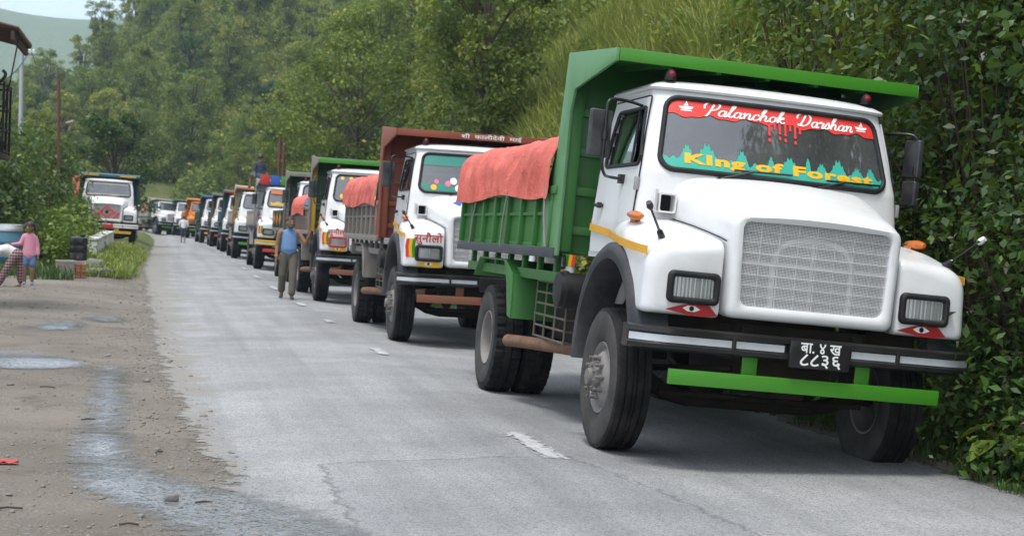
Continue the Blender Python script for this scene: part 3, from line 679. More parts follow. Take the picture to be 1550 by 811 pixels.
# ------------------------------------------------------------------ terrain height
def road_c(y):                                   # sideways shift of the road where it bends left
    y = np.asarray(y, float); a = np.clip(y-105, 0, None)
    return -np.where(a < 45, .0013*a**2, .0013*45**2+.117*(a-45)+.004*(a-45)**2)
def vnoise(x, y, s, seed=0):
    """cheap smooth value noise (vectorised)"""
    x = np.asarray(x, float)*s+seed*17.3; y = np.asarray(y, float)*s+seed*9.1
    xi, yi = np.floor(x), np.floor(y); fx, fy = sstep(x-xi), sstep(y-yi)
    h = lambda a, b: (np.sin(a*127.1+b*311.7+seed)*43758.5453) % 1.0
    return (h(xi, yi)*(1-fx)+h(xi+1, yi)*fx)*(1-fy)+(h(xi, yi+1)*(1-fx)+h(xi+1, yi+1)*fx)*fy
def road_z(xr):
    return np.where(xr > 2.7, .056*(3.98-np.clip(xr, 0, 6.0)), np.where(xr > .4, .0717*(np.clip(xr, .4, 2.7)-.4)/2.3, 0))
def toe(y): return np.interp(y, [0, 90, 130, 160], [6.2, 6.2, 5.4, 4.6])
def ground_z(x, y):
    x = np.asarray(x, float); y = np.asarray(y, float); xr = x-road_c(np.clip(y, 0, 150))
    z = road_z(xr)+.0025*np.clip(y-40, 0, 120)
    z = z+.30*sstep((y-20)/40)*sstep((-.25-x)/1.1)*(y < 400)
    z = z+(vnoise(x, y, .8, 3)-.5)*.05*sstep((-.3-x)/1.0)
    d = x-toe(y)+(vnoise(x, y, .12, 5)-.5)*1.6*sstep((x-toe(y))/2)
    A = np.where(d > 0, np.where(d < 1.2, .55*d, .66+1.15*(np.minimum(d, 13)-1.2)+.75*np.clip(d-13, 0, 60)), 0)
    A = A+(vnoise(x, y, .3, 1)-.5)*1.2*sstep((d-1)/4)+(vnoise(x, y, .07, 2)-.5)*5*sstep((d-6)/10)
    A = A*np.clip(1-np.clip(y-420, 0, 300)/300, 0, 1)
    P = np.interp(x, [-140, -60, -35, -20, -10, 0, 25, 80], [0, 6, 11, 16, 28, 46, 70, 80])
    B = P*sstep((y-150)/190)*np.clip(1-np.clip(y-420, 0, 400)/400, 0, 1)+(vnoise(x, y, .05, 4)-.5)*6*sstep((y-170)/40)*(y < 700)
    far = np.clip((y-700)/300, 0, 1)
    Cc = 310*np.exp(-((x+560)/420)**2-((y-1750)/420)**2)+250*np.exp(-((x-300)/500)**2-((y-1900)/380)**2)+(vnoise(x, y, .004, 6)-.5)*70*far
    return np.maximum(np.maximum(z, z+A), np.maximum(z+B, Cc*far))

M_greyrope = pm('grey_rope', (.20, .20, .19), .9)
# ------------------------------------------------------------------ front truck
TRUCKS = []
T1 = build_truck('tipper_truck', 'white cab tipper truck with bright green body and King of Forest windscreen', (4.38, 11.6, -.02), 0, R(3.2), first=True, body=M_green, rib=M_green)
def t1(nm, me, par=T1): return obj(nm, me, par)
WIND = [c for c in T1.children if c.name.startswith('windshield')][0]
def wavy(x): return 2.545+.012*math.sin(x*21)+.006*math.sin(x*47+1)-.012*abs(x)
sun_strip = t1('red_sun_strip', conform_strip(wavy, lambda x: max(ws_top(x), wavy(x)+.001), -.848, .848, 150, .007).mesh('red_sun_strip', M_red), WIND)
def drips():
    m = MB(); xs = [(-.105,.10),(-.06,.05),(-.02,.08),(.025,.09),(.065,.045),(.105,.10),(.145,.06)]
    for i, (dx, L) in enumerate(xs):
        x = .05+dx; z0 = 2.55; g = []
        for k in range(8):
            t = k/7; z = z0-L*t; w = .011-.004*t+(.006 if k == 6 else 0); w = .003 if k == 7 else w; g.append([cab_pt(x-w, z, .0075), cab_pt(x+w, z, .0075)])
        m.grid(g)
        if L > .07:
            zc = z0-L-.03; ring = [cab_pt(x+.011*math.cos(a), zc+.015*math.sin(a), .0075) for a in [6.283*q/10 for q in range(10)]]; m.add(ring, [tuple(range(10))])
    return m
t1('paint_drips', drips().mesh('paint_drips', M_red), WIND)
_trees = [(-.70,.13,.05),(-.55,.15,.08),(-.28,.13,.05),(-.05,.11,.03),(.1,.12,.07),(.25,.15,.025),(.36,.10,.05),(.5,.15,.07),(.66,.09,.06),(.78,.11,.045)]
def forest(x):
    h = .075+.012*math.sin(x*33)+.01*math.sin(x*71+2)+.006*math.sin(x*131)
    for c, hh, w in _trees:
        t = 1-abs(x-c)/w
        if t > 0: h = max(h, .07+hh*(t**.7)*(.85+.15*math.sin(t*18)))
    return 2.13+h+.015*max(0, -x)
t1('teal_forest_strip', conform_strip(ws_bot, lambda x: max(forest(x), ws_bot(x)+.001), -.878, .878, 320, .007).mesh('teal_forest_strip', M_teal), WIND)
def kof():
    m = MB(); vf = text_mesh('KIng of Forest', .118, .0055, 0, 'CENTER', 1.95, 1.12)
    m.add([cab_pt(u+.03, 2.200+v*.86-.012*u, .0105) for u, v in vf[0]], vf[1]); return m
t1('king_of_forest_lettering', kof().mesh('kof', M_gold, smooth=0), WIND)
def pal(w):
    m = MB()
    for txt, x0, wd in (('Palanchok', -.56, .63), ('Darshan', .18, .46))[w:w+1]:
        for L, Rr, q in script_text(txt, .088, wd):
            m.grid([[cab_pt(x0+p.x, 2.558+p.y, .0105+.0002*(q % 5)) for p in L], [cab_pt(x0+p.x, 2.558+p.y, .0105+.0002*(q % 5)) for p in Rr]])
    return m
for q in (0, 1): t1('script_lettering', pal(q).mesh('pal', M_wsticker, smooth=0, fixn=False), WIND)
def lamp_logo(x0):
    m = MB(); o = .0105
    f = lambda pts: m.add([cab_pt(x0+a, 2.60+b, o) for a, b in pts], [tuple(range(len(pts)))])
    f([(-.055,.008),(.055,.008),(.048,-.006),(.03,-.014),(-.03,-.014),(-.048,-.006)]); f([(-.04,-.018),(.04,-.018),(.044,-.028),(-.044,-.028)])
    f([(-.02,.012),(.018,.012),(.012,.03),(.004,.055),(-.004,.03)]); return m
for x0 in (-.70, .72): t1('lamp_emblem', lamp_logo(x0).mesh('lamp_emblem', M_wsticker, smooth=0), WIND)

def make_tarp(nm, truck, mat, y0, y1, z_hang, z_top, seed, label, ends=(.0, .0), crown=.12):
    n, k = 90, 64; g = []
    for i in range(n+1):
        y = y0+(y1-y0)*i/n; row = []
        for j in range(k+1):
            u = -1+2*j/k; a = abs(u); s = math.copysign(1, u)
            if a < .70: x = s*1.17*(a/.70); z = z_top+crown*(1-(a/.7)**2)
            else:
                t = (a-.70)/.30; x = s*(1.17+.10*min(1, t*2.2)**.6); z = z_top-(z_top-z_hang+.03*math.sin(y*2.1+seed))*t
            q = mnoise.noise((x*1.6+seed, y*1.3, z*1.6)); q2 = mnoise.noise((x*4+seed, y*3.1, z*4.5)); q3 = abs(mnoise.noise((x*7+seed, y*5.5+z*3, z*2)))
            r1 = 1-abs(mnoise.noise((x*2.2+seed*2, y*1.7+z*1.5, z*2.0))); r2 = 1-abs(mnoise.noise((x*5+seed, y*2.6-z*3, z*2.6))); dz = .028*q+.005*q2+.026*(r1**6-.3)+.008*(r2**6-.3)
            if a > .72: x += s*max(.0, .016*q+.006*q2+.02*(r1**6-.3)+.009*(r2**6-.3)+.02)
            else: z += dz
            if a >= .70 and a <= .9: z += dz*.5*(1-(a-.7)/.2)
            e = min(1, min(i, n-i)/3.0); z -= (1-e)*.02
            row.append((x, y+.03*mnoise.noise((x*2, 0, z*2+seed)), z))
        g.append(row)
    o = obj(nm, MB().grid(g).mesh(nm, mat, smooth=60, solid=.003), None, truck.location, truck.rotation_euler); tag(o, label, 'tarpaulin', 'tarpaulins over truck loads'); return o
TA1 = make_tarp('tarpaulin', T1, M_tarp, 1.78, 6.10, 1.90, 2.42, 3, 'coral red tarpaulin stretched over the load of the bright green truck')

for (a, b) in (((-1.285,1.92,2.0), (-1.30,1.66,1.46)), ((-1.29,3.4,1.97), (-1.30,3.5,1.44)), ((-1.29,4.9,1.97), (-1.30,5.05,1.44))):
    obj('rope', MB().tube([a, ((a[0]+b[0])/2-.006, (a[1]+b[1])/2+.02, (a[2]+b[2])/2), b], .009, 6).mesh('rope', M_greyrope), TA1)
# ------------------------------------------------------------------ the other trucks
M_maroon = pm('maroon_red_paint', (.27, .065, .032), .5, dirt=.35, dcol=(.10, .05, .035), ds=2.5, var=.25)
M_greyrib = pm('weathered_grey_steel', (.24, .23, .21), .65, .1, dirt=.5, dcol=(.16, .09, .06), ds=3, var=.2)
M_dkgreen = pm('dark_green_paint', (.02, .085, .035), .5, dirt=.3, dcol=(.07, .09, .06), ds=3)
M_yel = pm('yellow_paint', (.62, .36, .02), .45, dirt=.25, dcol=(.4, .27, .08), ds=4)
M_tealp = pm('teal_blue_paint', (.022, .10, .125), .5, dirt=.3, dcol=(.1, .16, .16), ds=3)
M_bluep = pm('blue_paint', (.02, .09, .42), .45, dirt=.2, dcol=(.1, .14, .3), ds=3)
M_redp = pm('red_paint', (.50, .03, .025), .45, dirt=.2, dcol=(.3, .06, .05), ds=3)
M_orangep = pm('orange_paint', (.62, .20, .02), .5, dirt=.3, dcol=(.35, .16, .06), ds=3)
M_palebody = pm('pale_cream_steel', (.45, .42, .35), .6, dirt=.45, dcol=(.22, .17, .12), ds=3)
M_silverp = pm('silver_sheet', (.50, .51, .52), .4, .4, dirt=.35, ds=3)
M_rustbar = pm('rusty_red_bar', (.22, .07, .04), .6, dirt=.4, dcol=(.06, .10, .03), ds=4)
M_tealf = pm('faded_teal_film', (.03, .22, .18), .4)
M_pinkf = pm('pink_flower_print', (.72, .16, .30), .5)
M_blackp = pm('black_ink', (.02, .015, .015), .5)
def put_truck(nm, label, x, y, yaw=0., **kw):
    cy, sy = math.cos(yaw), math.sin(yaw)
    zs = {}
    for k, (lx, ly) in dict(l=(-1.06, 0), r=(1.06, 0), bl=(-1.06, 4.2), br=(1.06, 4.2)).items():
        zs[k] = float(ground_z(x+lx*cy-ly*sy, y+lx*sy+ly*cy))
    roll = math.atan2((zs['l']+zs['bl']-zs['r']-zs['br'])/2, 2.12)
    t = build_truck(nm, label, (x, y, (zs['l']+zs['r'])/2+.004), yaw, roll, **kw); TRUCKS.append(t); return t
T2 = put_truck('tipper_truck', 'white cab tipper with maroon headboard and white Devanagari lettering on its canopy', 4.40, 22.65, 0, body=M_maroon, side=M_greyrib, rib=M_greyrib,
               strip=M_greyrib, lettering=False, fender_txt='सुनौलो', ftcol=M_redp, board_txt='शी कालीदेवी माई', flags=True, crash=M_rustbar)
make_tarp('tarpaulin', T2, M_tarp, 1.78, 6.08, 1.93, 2.40, 11, 'coral red tarpaulin over the load of the maroon headboard truck')
T3 = put_truck('tipper_truck', 'white cab tipper with green and yellow canopy edge behind the maroon truck', 4.38, 34.05, 0, body=M_dkgreen, board=M_greyrib, post=M_yel, side=M_redp, rib=M_greyrib,
               lettering=False, fender_txt='सुनौलो', ftcol=M_redp, flags=True, crash=M_rustbar, head_band=M_greenbar, strip=M_greyrib, bezel=M_redp, body2=M_greyrib)
make_tarp('tarpaulin', T3, M_tarp, 2.6, 6.0, 1.82, 2.25, 21, 'crumpled red tarpaulin on the truck with green and yellow canopy')
T4 = put_truck('tipper_truck', 'tipper with dark green ribbed body and orange diamonds on its side', 4.60, 44.6, 0, body=M_dkgreen, board=M_greyrib, rib=M_dkgreen, strip=M_greyrib, far=True, head_band=M_greyrib)
def diamond(c, w, h, x=-1.27):
    return MB().add([(x, c[0]-w, c[1]), (x, c[0], c[1]+h), (x, c[0]+w, c[1]), (x, c[0], c[1]-h)], [(0,1,2,3)])
for q in range(3): obj('orange_diamond', diamond((2.7+1.2*q, 1.72), .42, .2).mesh('orange_diamond', M_orangep, solid=.004), T4)
T5 = put_truck('tipper_truck', 'white cab truck with red, blue and green panels over its roof', 4.30, 55.15, 0, body=M_silverp, board=M_silverp, rib=M_palebody, far=True, head_band=M_redp,
               crash=M_redp, bumper=M_yel, flags=True, plate=M_redp)
for q, mt in enumerate((M_redp, M_bluep, M_greenbar, M_yel, M_redp, M_bluep, M_greenbar)):
    obj('canopy_panel', MB().bb(-1.2+.345*q+.01, -.855+.345*q-.01, .12, .15, 2.86, 3.18).mesh('canopy_panel', mt, bevel=.01), T5)
obj('sun_visor', MB().grid([[cab_pt(-.8+1.6*i/12, z, .05) for i in range(13)] for z in (2.56, 2.68)]).mesh('sun_visor', M_orange, solid=.01), T5)
obj('yellow_strip', conform_strip(lambda x: 2.17, lambda x: 2.28+.03*math.sin(x*20), -.8, .8, 40, .006).mesh('yellow_strip', M_yel), T5)
T6 = put_truck('tipper_truck', 'white cab tipper with silver and yellow body just behind the red, blue and green panels', 4.10, 68.3, 0, body=M_silverp, board=M_palebody, post=M_yel, rib=M_palebody, side=M_palebody, far=True, head_band=M_orangep)
T7 = put_truck('tipper_truck', 'white cab tipper with deep teal headboard and pink cloth by its door', 4.08, 80.7, 0, body=M_tealp, board=M_tealp, rib=M_tealp, far=True, crash=M_orangep, head_band=M_redp)
T8 = put_truck('tipper_truck', 'white cab tipper with nearly black green canopy and pink cloth, beyond the deep teal one', 3.92, 93.4, 0, body=M_dkgreen, board=M_greyrib, rib=M_dkgreen, far=True, crash=M_redp)
T9 = put_truck('tipper_truck', 'white cab tipper with dark green headboard in front of the orange truck', 3.62, 104.6, .04, body=M_dkgreen, rib=M_dkgreen, far=True, head_band=M_bluep, crash=M_yel)
T10 = put_truck('tipper_truck', 'orange tipper truck with orange headboard in the long queue', 3.05, 126.0, .05, body=M_orangep, rib=M_orangep, cab=M_orangep, far=True)
T11 = put_truck('tipper_truck', 'white cab tipper with blackish canopy between the orange truck and the bend', 2.15, 139.5, .10, body=M_dkgreen, rib=M_greyrib, far=True)
T12 = put_truck('tipper_truck', 'white tipper with pale body and orange tarpaulin turning round the bend', .55, 140.5, .42, body=M_palebody, rib=M_palebody, far=True)
make_tarp('tarpaulin', T12, M_tarp2, 1.75, 6.05, 1.9, 2.40, 31, 'orange red tarpaulin on the pale truck at the bend')
TL = put_truck('tipper_truck', 'white tipper with red diamond emblem on its grille, parked facing the long queue', -2.2, 68.8, R(1.0), body=M_tealp, rib=M_tealp, board=M_tealp, far=True, grille='diamond', crash=M_yel, plate=M_redp, head_band=M_tealp,
               bumper=M_wdirty, stripes=False, group='trucks on the left shoulder')
for x in (-.75, .75): obj('yellow_panel', MB().bb(x-.32, x+.32, .15, .168, 2.925, 2.985).mesh('yellow_panel', M_yel), TL)
obj('windscreen_border', conform_strip(lambda x: 2.14, lambda x: 2.20, -.82, .82, 30, .006).mesh('windscreen_border', M_palebody), TL)
obj('windscreen_border', conform_strip(lambda x: 2.59, lambda x: 2.645, -.80, .80, 30, .006).mesh('windscreen_border', M_palebody), TL)

def blob(u, v, r, n=10): return [(u+r*math.cos(6.283*k/n), v+r*math.sin(6.283*k/n)) for k in range(n)]
def ws_decal(truck, pts, mat, off=.007): obj('windscreen_sticker', MB().add([cab_pt(x, z, off) for x, z in pts], [tuple(range(len(pts)))]).mesh('windscreen_sticker', mat, smooth=0), truck)
obj('teal_sun_strip', conform_strip(lambda x: 2.50, lambda x: max(ws_top(x), 2.501), -.845, .845, 60, .006).mesh('teal_sun_strip', M_tealf), T2)
obj('teal_lower_strip', conform_strip(ws_bot, lambda x: max(2.235+.02*math.sin(x*19), ws_bot(x)+.001), -.87, .87, 60, .006).mesh('teal_lower_strip', M_tealf), T2)
for q, (x, z) in enumerate(((-.66,2.27),(-.50,2.25),(-.42,2.29),(-.25,2.26),(-.70,2.19),(-.35,2.19),(-.1,2.25),(.1,2.27))): ws_decal(T2, blob(x, z, .035+.008*(q % 3)), (M_pinkf, M_pinkf, M_wsticker, M_pinkf, M_gold, M_wsticker, M_pinkf, M_gold)[q], .009)
for q in range(9): ws_decal(T3, blob(-.72+.18*q, 2.22, .055, 6), M_gold, .007); ws_decal(T3, blob(-.72+.18*q, 2.60, .04, 6), M_gold, .007)
def hood_pt(x, y):
    tab = [(h[0], h[2]) for h in HOOD]; wt = interp(y, tab); z1 = interp(y, [(h[0], h[4]) for h in HOOD]); cr_ = interp(y, [(h[0], h[6]) for h in HOOD]); return (x, y, z1+cr_*(1-(x/wt)**2)+.006)
def hood_decal(truck, pts, mat): obj('hood_sticker', MB().add([hood_pt(x, y) for x, y in pts], [tuple(range(len(pts)))]).mesh('hood_sticker', mat, smooth=0), truck)
hood_decal(T2, [(-.50,-.55),(-.42,-.72),(-.38,-.60),(-.28,-.74),(-.25,-.55),(-.36,-.48)], M_bluep); hood_decal(T2, [(-.40,-.44),(-.25,-.52),(-.18,-.70),(-.08,-.62),(-.14,-.42),(-.3,-.36)], M_redp)
# ------------------------------------------------------------------ ground, road
def feather(t, k=.6, sc=4.5, soft=.04):
    """ragged worn edge: the sheet thins out where its 'edge' value falls"""
    at = t.n('Attribute', attribute_name='edge'); v = t.math('ADD', at.outputs['Fac'], t.math('MULTIPLY', t.math('SUBTRACT', t.noise(sc, 9, .72), .5), k))
    return t.ramp(v, [(.5-soft, 0.), (.5+soft, 1.)])
def asphalt(name, base=(.225, .228, .232), lite=(.385, .388, .39), dust=True):
    t = NT(name)
    c = t.mix(t.ramp(t.noise(.55, 6, .6), [(.3, 0.), (.7, 1.)]), base, lite)
    c = t.mix(t.math('MULTIPLY', t.ramp(t.noise(1.0, 4, .6, stretch=(2.2, .06, 1)), [(.44, 0.), (.66, 1.)]), .4), c, tuple(v*.62 for v in base))
    vo = t.n('TexVoronoi'); vo.inputs['Scale'].default_value = 95; t.l(t.tc.outputs['Object'], vo.inputs['Vector'])
    c = t.mix(t.math('MULTIPLY', t.ramp(vo.outputs['Color'], [(.25, 1.), (.55, 0.)]), .5), c, (.055, .057, .06))
    c = t.mix(t.math('MULTIPLY', t.ramp(t.noise(160, 3), [(.55, 0.), (.72, 1.)]), .55), c, (.42, .42, .42))
    if dust:
        sx = t.n('SeparateXYZ'); t.l(t.tc.outputs['Object'], sx.inputs[0])
        e = t.math('ADD', t.math('MULTIPLY', sx.outputs[0], .9), t.math('MULTIPLY_ADD', t.noise(1.3, 7, .7), -2.4, 1.0))
        c = t.mix(t.math('MULTIPLY', t.ramp(e, [(.0, 1.), (.3, 0.)]), .8), c, (.22, .205, .18))
    cr = t.n('TexVoronoi', feature='DISTANCE_TO_EDGE'); cr.inputs['Scale'].default_value = .55
    wn = t.n('TexNoise'); wn.inputs['Scale'].default_value = 1.6; wn.inputs['Detail'].default_value = 6; t.l(t.tc.outputs['Object'], wn.inputs['Vector'])
    va = t.n('VectorMath', operation='ADD'); t.l(t.tc.outputs['Object'], va.inputs[0]); t.l(wn.outputs['Color'], va.inputs[1]); t.l(va.outputs[0], cr.inputs['Vector'])
    k = t.math('MULTIPLY', t.ramp(cr.outputs['Distance'], [(.0, 1.), (.012, 0.)]), t.ramp(t.noise(.35, 3), [(.58, 0.), (.70, 1.)]))
    c = t.mix(t.math('MULTIPLY', k, .35), c, (.07, .07, .072))
    t.set(Base_Color=c, Roughness=.78, Specular_IOR_Level=.4, Alpha=feather(t, .9 if dust else .5))
    t.bump(t.math('ADD', t.math('MULTIPLY', t.noise(70, 4, .7), .7), t.math('MULTIPLY', vo.outputs['Distance'], .5)), .55, .012); return t.m
M_asph = asphalt('worn_asphalt'); M_patch = asphalt('darker_asphalt_patch', (.20, .205, .212), (.33, .335, .34), False)
def dirtmat():
    t = NT('gravelly_dirt')
    c = t.mix(t.ramp(t.noise(.5, 7, .65), [(.3, 0.), (.7, 1.)]), (.140, .122, .100), (.235, .210, .175))
    c = t.mix(t.ramp(t.noise(1.3, 6, .7), [(.55, 0.), (.72, 1.)]), c, (.10, .09, .077))
    vo = t.n('TexVoronoi'); vo.inputs['Scale'].default_value = 34; t.l(t.tc.outputs['Object'], vo.inputs['Vector'])
    st = t.math('MULTIPLY', t.ramp(vo.outputs['Distance'], [(.25, 1.), (.5, 0.)]), t.ramp(t.noise(2.2, 5), [(.42, 0.), (.6, 1.)]))
    c = t.mix(t.math('MULTIPLY', st, .7), c, t.mix(vo.outputs['Color'], (.14, .13, .12), (.40, .385, .36)))
    t.set(Base_Color=c, Roughness=.9, Specular_IOR_Level=.25)
    t.bump(t.math('ADD', t.math('MULTIPLY', t.noise(28, 7, .72), 1.), t.math('MULTIPLY', st, .5)), .8, .03); return t.m
M_dirt = dirtmat()
def hillmat():
    t = NT('hillside_soil_and_grass')
    c = t.mix(t.ramp(t.noise(.25, 7, .65), [(.35, 0.), (.65, 1.)]), (.08, .11, .035), (.18, .19, .07))
    c = t.mix(t.ramp(t.noise(.6, 6, .7), [(.55, 0.), (.7, 1.)]), c, (.13, .10, .06))
    c = t.mix(t.ramp(t.noise(5, 5), [(.4, 0.), (.7, .6)]), c, (.055, .08, .025))
    t.set(Base_Color=c, Roughness=.95, Specular_IOR_Level=.15); t.bump(t.noise(3, 8, .7), 1., .25); return t.m
M_hill = hillmat()
def mesh_np(name, V, F, mats, midx=None, tint=None, smooth=False):
    me = bpy.data.meshes.new(name); V = np.asarray(V, np.float32); F = np.asarray(F, np.int32); k = F.shape[1]
    me.vertices.add(len(V)); me.vertices.foreach_set('co', V.ravel()); me.loops.add(F.size); me.loops.foreach_set('vertex_index', F.ravel())
    me.polygons.add(len(F)); me.polygons.foreach_set('loop_start', np.arange(0, F.size, k, dtype=np.int32)); me.polygons.foreach_set('loop_total', np.full(len(F), k, np.int32))
    for m in (mats if isinstance(mats, (list, tuple)) else [mats]): me.materials.append(m)
    if midx is not None: me.polygons.foreach_set('material_index', np.asarray(midx, np.int32))
    if tint is not None:
        a = me.attributes.new('tint', 'FLOAT', 'FACE'); a.data.foreach_set('value', np.asarray(tint, np.float32))
    me.update(calc_edges=True)
    if smooth: me.polygons.foreach_set('use_smooth', np.ones(len(F), bool))
    return me
def rough_z(x, y): return ((vnoise(x, y, 1.1, 8)-.5)*.05)*sstep((.05-np.asarray(x, float))/.5)*(np.asarray(y) < 70)
def axis(*segs):
    out = []
    for a, b, st in segs: out += list(np.arange(a, b, st))
    return np.array(out+[segs[-1][1]])
gx = axis((-3000,-400,200),(-400,-80,20),(-80,-12,4),(-12,-4,.6),(-4,1,.16),(1,6,.5),(6,14,.3),(14,40,1.3),(40,120,5),(120,600,40),(600,3000,200))
gy = axis((-60,4,8),(4,30,.16),(30,70,.6),(70,200,2.5),(200,450,8),(450,900,45),(900,3400,100))
X, Y = np.meshgrid(gx, gy); Z = ground_z(X, Y)
xr = X-road_c(np.clip(Y, 0, 150)); Z = Z-.03*sstep((xr-1.1)/.4)*sstep((6.0-xr)/.25)*(Y < 190)
Z = Z+rough_z(X, Y)
nxg = len(gx); I = np.arange(len(gy)-1)[:, None]*nxg+np.arange(nxg-1)[None, :]
Fq = np.stack([I, I+1, I+1+nxg, I+nxg], -1).reshape(-1, 4)
xc_ = (X[:-1, :-1]+X[1:, 1:]).ravel()/2; yc_ = (Y[:-1, :-1]+Y[1:, 1:]).ravel()/2
midx = np.where((xc_ < 6.1) & (yc_ < 75) & (xc_ > -14), 0, 1)
struct(obj('ground', mesh_np('ground', np.stack([X, Y, Z], -1).reshape(-1, 3), Fq, [M_dirt, M_hill], midx, smooth=True)))
# road: crowned sheet with ragged, dusty edges
ry = axis((2,40,.2),(40,110,1.),(110,175,1.2)); RV = []; RF = []
ts = np.array([0, .03, .06, .09, .12, .2, .3, .4, .43, .46, .55, .65, .75, .85, .91, .94, .97, 1.]); RE = []
for i, y in enumerate(ry):
    le = float(np.interp(y, [2, 8.3, 12, 17.6, 30, 58, 80], [1.0, .62, .3, .1, -.15, -.5, -.35]))+.16*(float(vnoise(0, y, 1.1, 12))-.5)+.10*(float(vnoise(0, y, 3.7, 13))-.5)
    re = 5.72+.25*(float(vnoise(0, y, .7, 14))-.5)+.10*(float(vnoise(0, y, 3.1, 15))-.5); sh = float(road_c(min(y, 150)))-(0 if y < 150 else (y-150)*.5)
    for t in ts:
        x = le-.3+(re+.2-le+.3)*t; RE.append(min(1, .5+(x-le)/.9, .5+(re-x)/.6)); RV.append((x+sh, y, float(ground_z(x+sh, y))*1.0+float(rough_z(x+sh, y))+.005))
nt_ = len(ts)
RF = [(i*nt_+j, i*nt_+j+1, (i+1)*nt_+j+1, (i+1)*nt_+j) for i in range(len(ry)-1) for j in range(nt_-1)]
rme = mesh_np('road', RV, RF, M_asph, smooth=True); ra_ = rme.attributes.new('edge', 'FLOAT', 'POINT'); ra_.data.foreach_set('value', np.array(RE, np.float32)); struct(obj('road', rme))
def sheet(nm, poly, mat, lift, fw=.12, cell=.07):
    """ground sheet over a polygon as a fine grid; 'edge' fades from 1 inside to 0 outside the outline"""
    P = np.array(poly, float); x0, y0 = P.min(0)-fw; x1, y1 = P.max(0)+fw; cy = max(cell, (y1-y0)/140)
    xs = np.linspace(x0, x1, max(3, int((x1-x0)/cell))); ys = np.linspace(y0, y1, max(3, int((y1-y0)/cy))); Xs, Ys = np.meshgrid(xs, ys); q = np.stack([Xs.ravel(), Ys.ravel()], 1)
    d = np.full(len(q), 1e9); ins = np.zeros(len(q), bool); n = len(P)
    for i in range(n):
        a, b = P[i], P[(i+1) % n]; ab = b-a; t = np.clip(((q-a)@ab)/(ab@ab+1e-12), 0, 1); d = np.minimum(d, np.linalg.norm(q-(a+t[:, None]*ab), axis=1))
        if a[1] != b[1]: ins ^= ((a[1] > q[:, 1]) != (b[1] > q[:, 1])) & (q[:, 0] < (b[0]-a[0])*(q[:, 1]-a[1])/(b[1]-a[1])+a[0])
    e = np.clip(.5+np.where(ins, d, -d)/(2*fw), 0, 1); z = ground_z(q[:, 0], q[:, 1])+rough_z(q[:, 0], q[:, 1])+lift
    nx_ = len(xs); I_ = (np.arange(len(ys)-1)[:, None]*nx_+np.arange(nx_-1)[None, :]).ravel(); Fs = np.stack([I_, I_+1, I_+1+nx_, I_+nx_], 1); Fs = Fs[e[Fs].max(1) > .02]
    me = mesh_np(nm, np.stack([q[:, 0], q[:, 1], z], 1), Fs, mat, smooth=True); a = me.attributes.new('edge', 'FLOAT', 'POINT'); a.data.foreach_set('value', e.astype(np.float32)); return struct(obj(nm, me))
sheet('road_patch', [(1.1, 10.75), (2.2, 10.86), (2.85, 10.95), (3.05, 9.8), (3.2, 8.2), (3.2, 5), (1.2, 5), (1.05, 8.2)], M_patch, .0072, .35)
M_line = NT('worn_white_road_paint'); _d = M_line.ramp(M_line.noise(9, 8, .75), [(.40, 0.), (.58, 1.)])
M_line.set(Base_Color=M_line.mix(_d, (.33, .335, .34), (.45, .455, .46)), Roughness=.8, Alpha=feather(M_line, 1.8, 16)); M_line = M_line.m
for q, (y0, y1) in enumerate(((10.8, 12.15), (19.6, 20.6), (25.9, 26.7), (31.0, 32.2), (38.2, 40.2), (45.5, 47.6), (53, 55), (61, 63), (69, 71), (77, 79), (86, 88), (95, 97))):
    o = sheet('lane_dash', [(2.66, y0), (2.80, y0), (2.80, y1), (2.66, y1)], M_line, .0105, .13, .02)
wet = NT('wet_gravel'); vo = wet.n('TexVoronoi'); vo.inputs['Scale'].default_value = 30; wet.l(wet.tc.outputs['Object'], vo.inputs['Vector'])
wet.set(Base_Color=wet.mix(wet.noise(3, 6), (.12, .125, .135), (.26, .265, .28)), Roughness=wet.ramp(wet.noise(7, 6, .7), [(.45, .04), (.68, .38)]), Specular_IOR_Level=.8, Alpha=wet.math('MULTIPLY', feather(wet, 1.6, 5, .3), wet.ramp(wet.noise(38, 3, .6), [(.34, .25), (.5, 1.)])))
wet.bump(wet.math('ADD', wet.math('MULTIPLY', vo.outputs['Distance'], .6), wet.noise(40, 4)), .10, .02); M_wet = wet.m
def run(nm, left, right, fw):
    L = catmull([(x, y, 0) for x, y in left], 5); Rr = catmull([(x, y, 0) for x, y in right], 5); sheet(nm, [(p.x, p.y) for p in L]+[(p.x, p.y) for p in reversed(Rr)], M_wet, .0105, fw, .05)
run('wet_streak', [(-.54,17.8),(-.49,14.6),(-.46,12.3),(-.45,10.9),(-.35,9.9),(-.04,9.1),(.3,8.2),(.55,7.2)], [(-.39,17.8),(-.29,14.6),(-.26,12.3),(-.17,11.0),(.05,10.3),(.53,9.5),(.88,8.8),(1.2,7.6)], .2)
run('wet_streak', [(-2.3,19.6),(-1.9,19.5),(-1.4,19.35),(-1.0,18.9),(-.80,18.3)], [(-2.3,17.6),(-1.9,17.6),(-1.4,17.5),(-1.0,17.6),(-.70,17.9)], .2)
run('puddle', [(-1.75,24.0),(-1.5,24.6),(-1.2,24.9),(-1.05,24.4)], [(-1.7,23.7),(-1.5,23.2),(-1.2,23.3),(-1.03,24.0)], .2)
run('wet_streak', [(-1.1,26.2),(-.8,26.8),(-.55,26.8)], [(-1.05,25.6),(-.8,25.2),(-.5,25.6)], .2)
